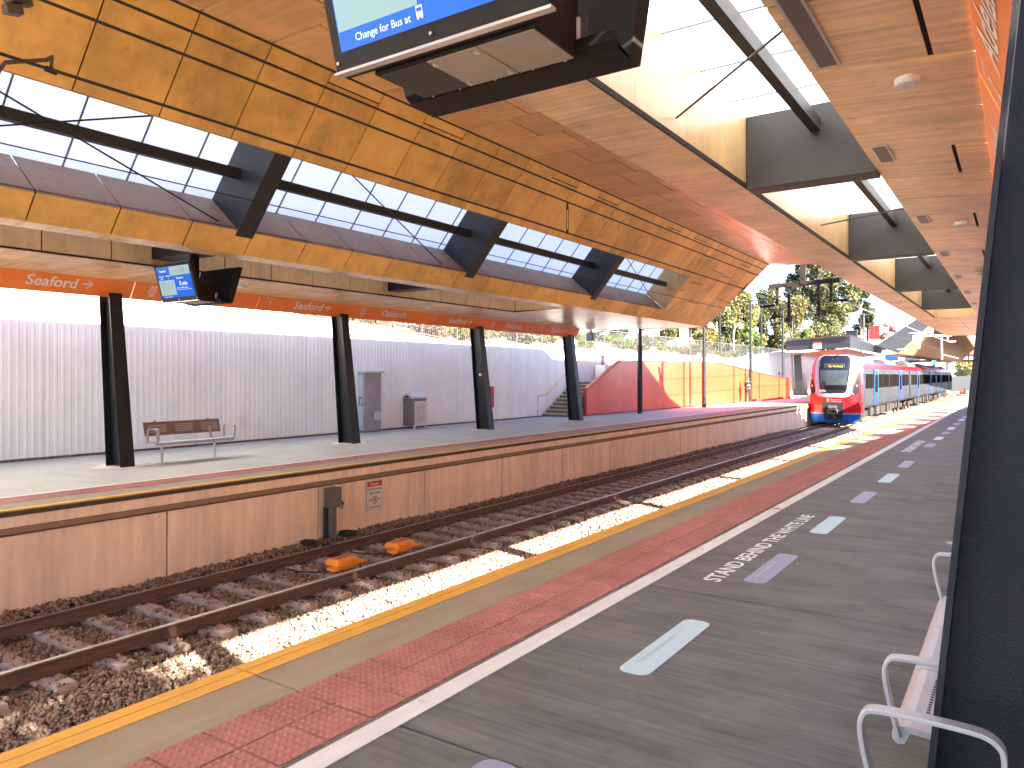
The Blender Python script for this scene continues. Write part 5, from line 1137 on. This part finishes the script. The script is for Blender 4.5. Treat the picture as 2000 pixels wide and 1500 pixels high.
# signals
sg = thing('rail_signal', 'green lit railway signal above the end of the train', 'signal', DP(1824, 708, 112)); MB().box(-.22, .22, 0, .2, -.5, .5).build('head', 'ink', sg); MB().ball((0, -.03, 0), .34, 10).build('green_light', 'lamp_green', sg); MB().box(-.06, .06, .05, .15, -4.5, -.5).build('post', 'lamp_grey', sg)
sg = thing('ground_signal', 'low red lit signal beside the far rails', 'signal', DP(1880, 763.5, 118)); MB().box(-.4, .4, 0, .4, -.5, .35).build('head', 'ink', sg); MB().ball((-.15, -.05, 0), .28, 10).build('red_light', 'lamp_red', sg)
mo = thing('blue_screen', 'small blue lit information screen beyond the train roof', 'display', DP(1741, 698, 96)); MB().box(-.75, .75, 0, .25, -.45, .45).build('case', 'ink', mo); MB().slab([(-.6, -.01, -.3), (.6, -.01, -.3), (.6, -.01, .35), (-.6, -.01, .35)], (0, 1, 0), .005).build('screen', 'screen_blue', mo)
# red road bridge over the line
bd = 150; br = thing('road_bridge', 'red sided road bridge with white band crossing the line in the distance', 'bridge', (0, 165, 0)); q = lambda x, y, dd=bd: DP(x, y, dd) - Vector((0, 165, 0)); nb = Vector((-SA, CA, 0))
def bslab(pts, m, name, t=.4, off=0): MB().slab([q(*p_) + nb * off for p_ in pts], nb, t).build(name, m, br)
bslab([(1800, 694), (1960, 692), (1960, 667), (1880, 668), (1840, 672), (1800, 676)], 'bridge_red', 'parapet'); bslab([(1833, 684), (1960, 682), (1960, 678), (1838, 680)], 'bridge_band', 'white_band', .2, -.25)
bslab([(1800, 703), (1960, 702), (1960, 693), (1800, 694)], 'bridge_band', 'deck_edge', 6, .5); bslab([(1800, 708), (1960, 705), (1960, 702), (1800, 703)], 'under', 'beam', 8, 1)
bslab([(1862, 736), (1867, 736), (1867, 703), (1862, 703)], 'bridge_band', 'pier', 1.2, 1.5); bslab([(1774, 722), (1790, 722), (1790, 705), (1774, 705)], 'under', 'abutment', 3, 2)
fw = thing('dark_fence', 'dark solid fence wall beside the line under the red bridge', 'fence', (0, 132, 0)); q2 = lambda x, y, dd=128: DP(x, y, dd) - Vector((0, 132, 0))
MB().slab([q2(1858, 765), (q2(1960, 756)), q2(1960, 734), q2(1858, 735)], nb, .3).build('wall', 'roof_metal', fw); mb = MB()
for k in range(45): mb.bar(q2(1866 + 2 * k, 734), q2(1866 + 2 * k, 717), .03, .03, up=(0, 1, 0))
mb.build('railing', 'ink', fw)['kind'] = 'stuff'
# billboard, lamp posts, poles
bb = thing('billboard', 'dark framed red and white board beyond the distant shelter', 'billboard', DP(1706, 650, 115)); MB().box(-1.0, -.7, 0, .2, -1.3, 1.5).box(-.7, .9, 0, .1, 1.2, 1.35).build('frame', 'steel_dark', bb); MB().box(-.65, .9, -.05, 0, -1.0, 1.1).build('panel', 'bridge_red', bb)
for (px, yt, yb, dd, lb) in ((1735, 614, 690, 120, 'thin distant pole with crossarm, tallest by the billboard'), (1758, 617, 660, 125, 'thin distant pole with crossarm near the dark hood edge'), (1687, 612, 665, 110, 'pale blue distant pole at the edge of the big tree')):
    t = thing('utility_pole', lb, 'pole', DP(px, yb, dd)); h = (yb - yt) * dd / F; MB().tube([(0, 0, -1), (0, 0, h)], .11, 6).build('pole', 'lamp_grey', t); MB().bar((-.75, 0, h - .2), (.75, 0, h - .2), .1, .1).build('cross_arm', 'lamp_grey', t)
for (px, yt, yb, dd, lb) in ((1406, 598, 690, 66, 'dark thin post among the embankment trees, by the canopy corner'), (1487, 600, 690, 74, 'dark thin post among the embankment trees, between the two crossarm masts'), (1550, 620, 672, 80, 'dark thin post just before the distant shelter')):
    p = DP(px, yb, dd); t = thing('overhead_post', lb, 'post', p); h = (yb - yt) * dd / F; MB().tube([(0, 0, -1.5), (0, 0, h)], .10, 8).build('post', 'steel_dark', t); MB().bar((0, 0, h), (4.2, 1, h + .05), .06, .06).build('arm', 'steel_dark', t)
sl_ = thing('street_lamp', 'curved white street lamp on the embankment', 'lamp', DP(1433, 690, 70)); MB().tube([(0, 0, -1), (0, 0, 2.1), (.15, 0, 2.45), (.5, 0, 2.6)], .06, 8).build('post', 'camera_white', sl_); MB().box(.4, .8, -.1, .1, 2.5, 2.62).build('lamp_head', 'camera_white', sl_)
# pale buildings and road beyond the embankment trees
def house(px0, px1, yt, yb, dd, label, wall='house_wall'):
    p = DP((px0 + px1) / 2, yb, dd); wv = (px1 - px0) * dd / F / 2; h = (yb - yt) * dd / F; t = thing('house', label, 'house', p, YAW)
    MB().box(-wv, wv, 0, 5, -2, h * .66).build('wall', wall, t); MB().prism([(-wv - .3, h * .62), (wv + .3, h * .62), (wv * .5, h), (-wv * .5, h)], 'y', -.3, 5.3).build('roof', 'tile_roof', t)
    for k in (-.5, .3): MB().box(wv * k, wv * k + wv * .22, -.06, -.01, h * .2, h * .5).build('window', 'train_glass', t)
house(1270, 1345, 622, 668, 78, 'pale house glimpsed between the embankment trees under the canopy edge'); house(1560, 1640, 640, 690, 150, 'pale house behind the distant shelter')

# eucalyptus trees beyond the cutting
def ptree(px, ytop, ybase, dd, wpx, m, label, n, size, seed, **k):
    p = DP(px, ybase, dd); h = (ybase - ytop) * dd / F; tree('tree', label, p.x, p.y, p.z, h, wpx * dd / F, m, int(n * 3.2), size * .88, None, seed, **k)
ptree(1400, 592, 688, 84, 42, 'leaf_olive', 'olive green gum tree nearest the canopy corner', 3600, .26, 1, droop=.5, trunk_h=.05, clumps=20)
ptree(1447, 578, 690, 92, 44, 'leaf_gold', 'golden green gum tree left of the tall crossarm mast', 3800, .27, 2, droop=.5, trunk_h=.05, clumps=20)
ptree(1497, 568, 690, 96, 44, 'leaf_olive', 'weeping olive gum tree behind the hanging steel frame', 3800, .27, 3, droop=.5, trunk_h=.05, clumps=20)
ptree(1548, 588, 690, 90, 38, 'leaf_gold', 'lower golden gum tree in front of the tallest tree', 3000, .26, 4, droop=.4, trunk_h=.05, clumps=18)
ptree(1560, 503, 680, 108, 46, 'leaf_dark', 'tallest dark gum tree with open crown under the timber beam', 2600, .34, 5, droop=.3, trunk_h=.35, clumps=18, lean=(1.5, 0))
ptree(1630, 515, 685, 112, 62, 'leaf_olive', 'broad gum tree with open spreading crown beside the blue gap', 3000, .36, 6, droop=.3, trunk_h=.3, clumps=22, lean=(1, 0))
ptree(1682, 560, 688, 116, 30, 'leaf_dark', 'slim gum tree at the edge of the blue gap of sky', 1300, .34, 7, droop=.3, trunk_h=.3, clumps=12)
ptree(1612, 625, 690, 96, 40, 'leaf_olive', 'rounded bushy tree just above the distant shelter roof', 2600, .26, 8, trunk_h=.05, clumps=16)
ptree(1570, 645, 690, 80, 18, 'leaf_bright', 'small bright green shrub tree left of the distant shelter', 900, .18, 9, trunk_h=.05, clumps=8)
ptree(1735, 630, 690, 130, 20, 'leaf_pink', 'small pinkish bare tree beyond the billboard', 350, .26, 10, trunk_h=.1, clumps=8)
ptree(1350, 610, 680, 80, 34, 'leaf_gold', 'yellow green tree showing just under the canopy corner', 2400, .24, 11, droop=.5, trunk_h=.05, clumps=14)
ptree(1300, 615, 672, 78, 30, 'leaf_olive', 'green tree partly hidden by the canopy edge over the fence', 2000, .24, 12, trunk_h=.05, clumps=14)
ptree(1890, 700, 745, 165, 30, 'leaf_yellow', 'yellow leaved tree seen under the red bridge', 900, .35, 13, trunk_h=.05, clumps=10)
ptree(1870, 640, 672, 175, 40, 'leaf_olive', 'dull green tree rising above the red bridge', 1200, .4, 14, trunk_h=.05, clumps=10)
ptree(1925, 635, 672, 178, 40, 'leaf_olive', 'dull green tree above the red bridge beside the dark column', 1200, .4, 15, trunk_h=.05, clumps=10)
ptree(1200, 618, 668, 66, 26, 'leaf_dark', 'dark green tree over the fence in the middle of the canopy opening', 1500, .2, 16, trunk_h=.05, clumps=12)
ptree(1525, 640, 690, 78, 22, 'leaf_olive', 'low drooping tree behind the second crossarm mast', 1300, .2, 17, droop=.4, trunk_h=.03, clumps=10)
ptree(1470, 630, 692, 76, 24, 'leaf_bright', 'low bright green tree behind the tall crossarm mast', 1300, .2, 18, droop=.4, trunk_h=.03, clumps=10)
# shrubs planted on the embankment
kinds = ('leaf_olive', 'leaf_gold', 'leaf_dark', 'leaf_brown', 'leaf_bright'); rs = random.Random(3); protos = []
def mk_shrub(k):
    t = thing('shrub', 'low rounded shrub growing on the sloping bed behind the fence', 'shrub', (0, 0, 0), 0, 'shrubs on the embankment')
    cs = [(rs.uniform(-.35, .35), rs.uniform(-.35, .35), rs.uniform(.1, .45)) for _ in range(6)]; leaves('foliage', kinds[k], cs, [(.3, .3, .26)] * 6, 420, .085, t); 
    mb = MB()
    for c in cs: mb.tube([(0, 0, -.15), c], .02, 5, .006)
    mb.build('stem', 'bark', t); return t
protos = [mk_shrub(k) for k in range(5)]; used = [False] * 5
for i in range(95):
    y = 12 + 62 * (i / 95) + rs.uniform(-.4, .4); d = rs.uniform(.9, 7.5); k = rs.randrange(5); x = WX - .3 - d
    if used[k]: o = copy_tree(protos[k], (x, y, emb(x, y)), rs.uniform(0, 6.2))
    else: o = protos[k]; used[k] = True; o.location = (x, y, emb(x, y))
    s_ = rs.uniform(.7, 1.5); o.scale = (s_, s_, s_ * rs.uniform(.7, 1.1))
# mulch and low ground cover
n = 5000; V = []; xs_ = WX - .6 - rng.random(n) * 8; ys_c = 11 + rng.random(n) ** 1.2 * 70; cs = np.array([(x, y, emb(x, y) + .03) for x, y in zip(xs_, ys_c)])
tag(leaves('ground_cover', 'leaf_brown', cs, np.full((n, 3), .16), 16000, .07, None), 'brown mulch and low ground cover on the embankment', 'ground cover', kind='stuff')

# ================================================================== PEOPLE
def skinned(name, m, pts, links, parent, sub=1):
    names = list(pts); me = bpy.data.meshes.new(name); me.from_pydata([pts[k][0] for k in names], [(names.index(a), names.index(b)) for a, b in links], []); me.materials.append(M[m])
    o = bpy.data.objects.new(name, me); link(o, parent); o.modifiers.new('skin', 'SKIN'); 
    if not me.skin_vertices: me.attributes.new
    for i, k in enumerate(names):
        r = pts[k][1]; me.skin_vertices[0].data[i].radius = (r, r) if isinstance(r, (int, float)) else r
    me.skin_vertices[0].data[0].use_root = True; s_ = o.modifiers.new('subsurf', 'SUBSURF'); s_.levels = sub; s_.render_levels = sub
    return o
def person(label, loc, rz, top='cloth_dark', legs='cloth_brown'):
    t = thing('person', label, 'person', loc, rz)                # local: faces -y, height 1.72
    P_ = {'pelvis': ((0, 0, .93), (.13, .10)), 'waist': ((0, 0, 1.08), (.125, .09)), 'chest': ((0, .0, 1.30), (.15, .105)), 'neck0': ((0, .01, 1.44), .06), 'neck': ((0, -.005, 1.50), .052), 'jaw': ((0, -.035, 1.565), (.062, .07)), 'head': ((0, -.02, 1.635), (.078, .092)), 'crown': ((0, -.005, 1.70), (.062, .07))}
    L = [('pelvis', 'waist'), ('waist', 'chest'), ('chest', 'neck0'), ('neck0', 'neck'), ('neck', 'jaw'), ('jaw', 'head'), ('head', 'crown')]
    for s in (-1, 1):
        q = 'l' if s < 0 else 'r'
        P_.update({q + 'hip': ((s * .09, 0, .88), .088), q + 'knee': ((s * .105, -.02 - .02 * s, .48), .056), q + 'calf': ((s * .11, .01, .33), .052), q + 'ank': ((s * .115, .03 - .02 * s, .08), .036), q + 'toe': ((s * .13, -.12 - .02 * s, .035), (.04, .026)),
                   q + 'sho': ((s * .165, .01, 1.39), .062), q + 'elb': ((s * .235, .03, 1.12), .042), q + 'wri': ((s * .10, -.235, 1.13), .027), q + 'palm': ((s * .06, -.30, 1.155), (.034, .017))})
        L += [('pelvis', q + 'hip'), (q + 'hip', q + 'knee'), (q + 'knee', q + 'calf'), (q + 'calf', q + 'ank'), (q + 'ank', q + 'toe'), ('chest', q + 'sho'), (q + 'sho', q + 'elb'), (q + 'elb', q + 'wri'), (q + 'wri', q + 'palm')]
        for i, (dx, ln) in enumerate(((.030, .062), (.012, .075), (-.008, .070), (-.026, .055))):
            b = Vector((s * (.06 + dx), -.335, 1.165)); P_[q + 'f%d' % i] = (tuple(b), .0085); P_[q + 'g%d' % i] = ((b.x - s * .012, b.y - ln * .5, b.z + .022), .0075); P_[q + 'h%d' % i] = ((b.x - s * .03, b.y - ln * .45, b.z + .05), .006)
            L += [(q + 'palm', q + 'f%d' % i), (q + 'f%d' % i, q + 'g%d' % i), (q + 'g%d' % i, q + 'h%d' % i)]
        P_[q + 't0'] = ((s * .03, -.285, 1.18), .009); P_[q + 't1'] = ((s * .018, -.315, 1.205), .0075); L += [(q + 'palm', q + 't0'), (q + 't0', q + 't1')]
    body = skinned('body', 'skin', P_, L, t)
    def sub(keys, grow): return {k: (P_[k][0], tuple(r + grow for r in (P_[k][1] if isinstance(P_[k][1], tuple) else (P_[k][1],) * 2))) for k in keys}
    jk = ['pelvis', 'waist', 'chest', 'lsho', 'lelb', 'lwri', 'rsho', 'relb', 'rwri']; skinned('jacket', top, sub(jk, .018), [('pelvis', 'waist'), ('waist', 'chest'), ('chest', 'lsho'), ('lsho', 'lelb'), ('lelb', 'lwri'), ('chest', 'rsho'), ('rsho', 'relb'), ('relb', 'rwri')], t)
    tk = ['pelvis', 'lhip', 'lknee', 'lcalf', 'lank', 'rhip', 'rknee', 'rcalf', 'rank']; skinned('trousers', legs, sub(tk, .016), [('pelvis', 'lhip'), ('lhip', 'lknee'), ('lknee', 'lcalf'), ('lcalf', 'lank'), ('pelvis', 'rhip'), ('rhip', 'rknee'), ('rknee', 'rcalf'), ('rcalf', 'rank')], t)
    for s in (-1, 1): MB().ball((s * .125, -.06 - .02 * s, .045), .05, 10, (1, 2.7, .95)).build('shoe', 'cloth_white', t, smooth=True)
    MB().ball((0, .012, 1.665), .098, 14, (.92, 1.04, .95)).build('hair', 'hair', t, smooth=True)
    MB().ball((0, -.118, 1.60), .013, 8, (1, 1.3, 1.5)).build('nose', 'skin', t); MB().ball((-.03, -.103, 1.625), .009, 8).ball((.03, -.103, 1.625), .009, 8).build('eyes', 'ink', t); MB().ball((0, -.100, 1.565), .02, 8, (1, .3, .25)).build('mouth', 'leaf_pink', t)
    for s in (-1, 1): MB().ball((s * .083, -.01, 1.615), .022, 8, (.4, .7, 1.2)).build('ear', 'skin', t)
    return t
pp = P(1461, 787, 0); pn = person('person in dark jacket and brown trousers standing by the mast with a white item', (pp.x, pp.y, .012), R(25))
it = thing('white_item', 'small white item held in the hands of the standing person', 'bag', (pp.x, pp.y, .012), R(25)); MB().box(-.10, .10, -.37, -.355, 1.11, 1.24).build('item', 'cloth_white', it)
p3 = PX(1522, 745, -16.9); person('person walking down behind the balustrade with only the head showing', (p3.x, p3.y, .35), R(0))
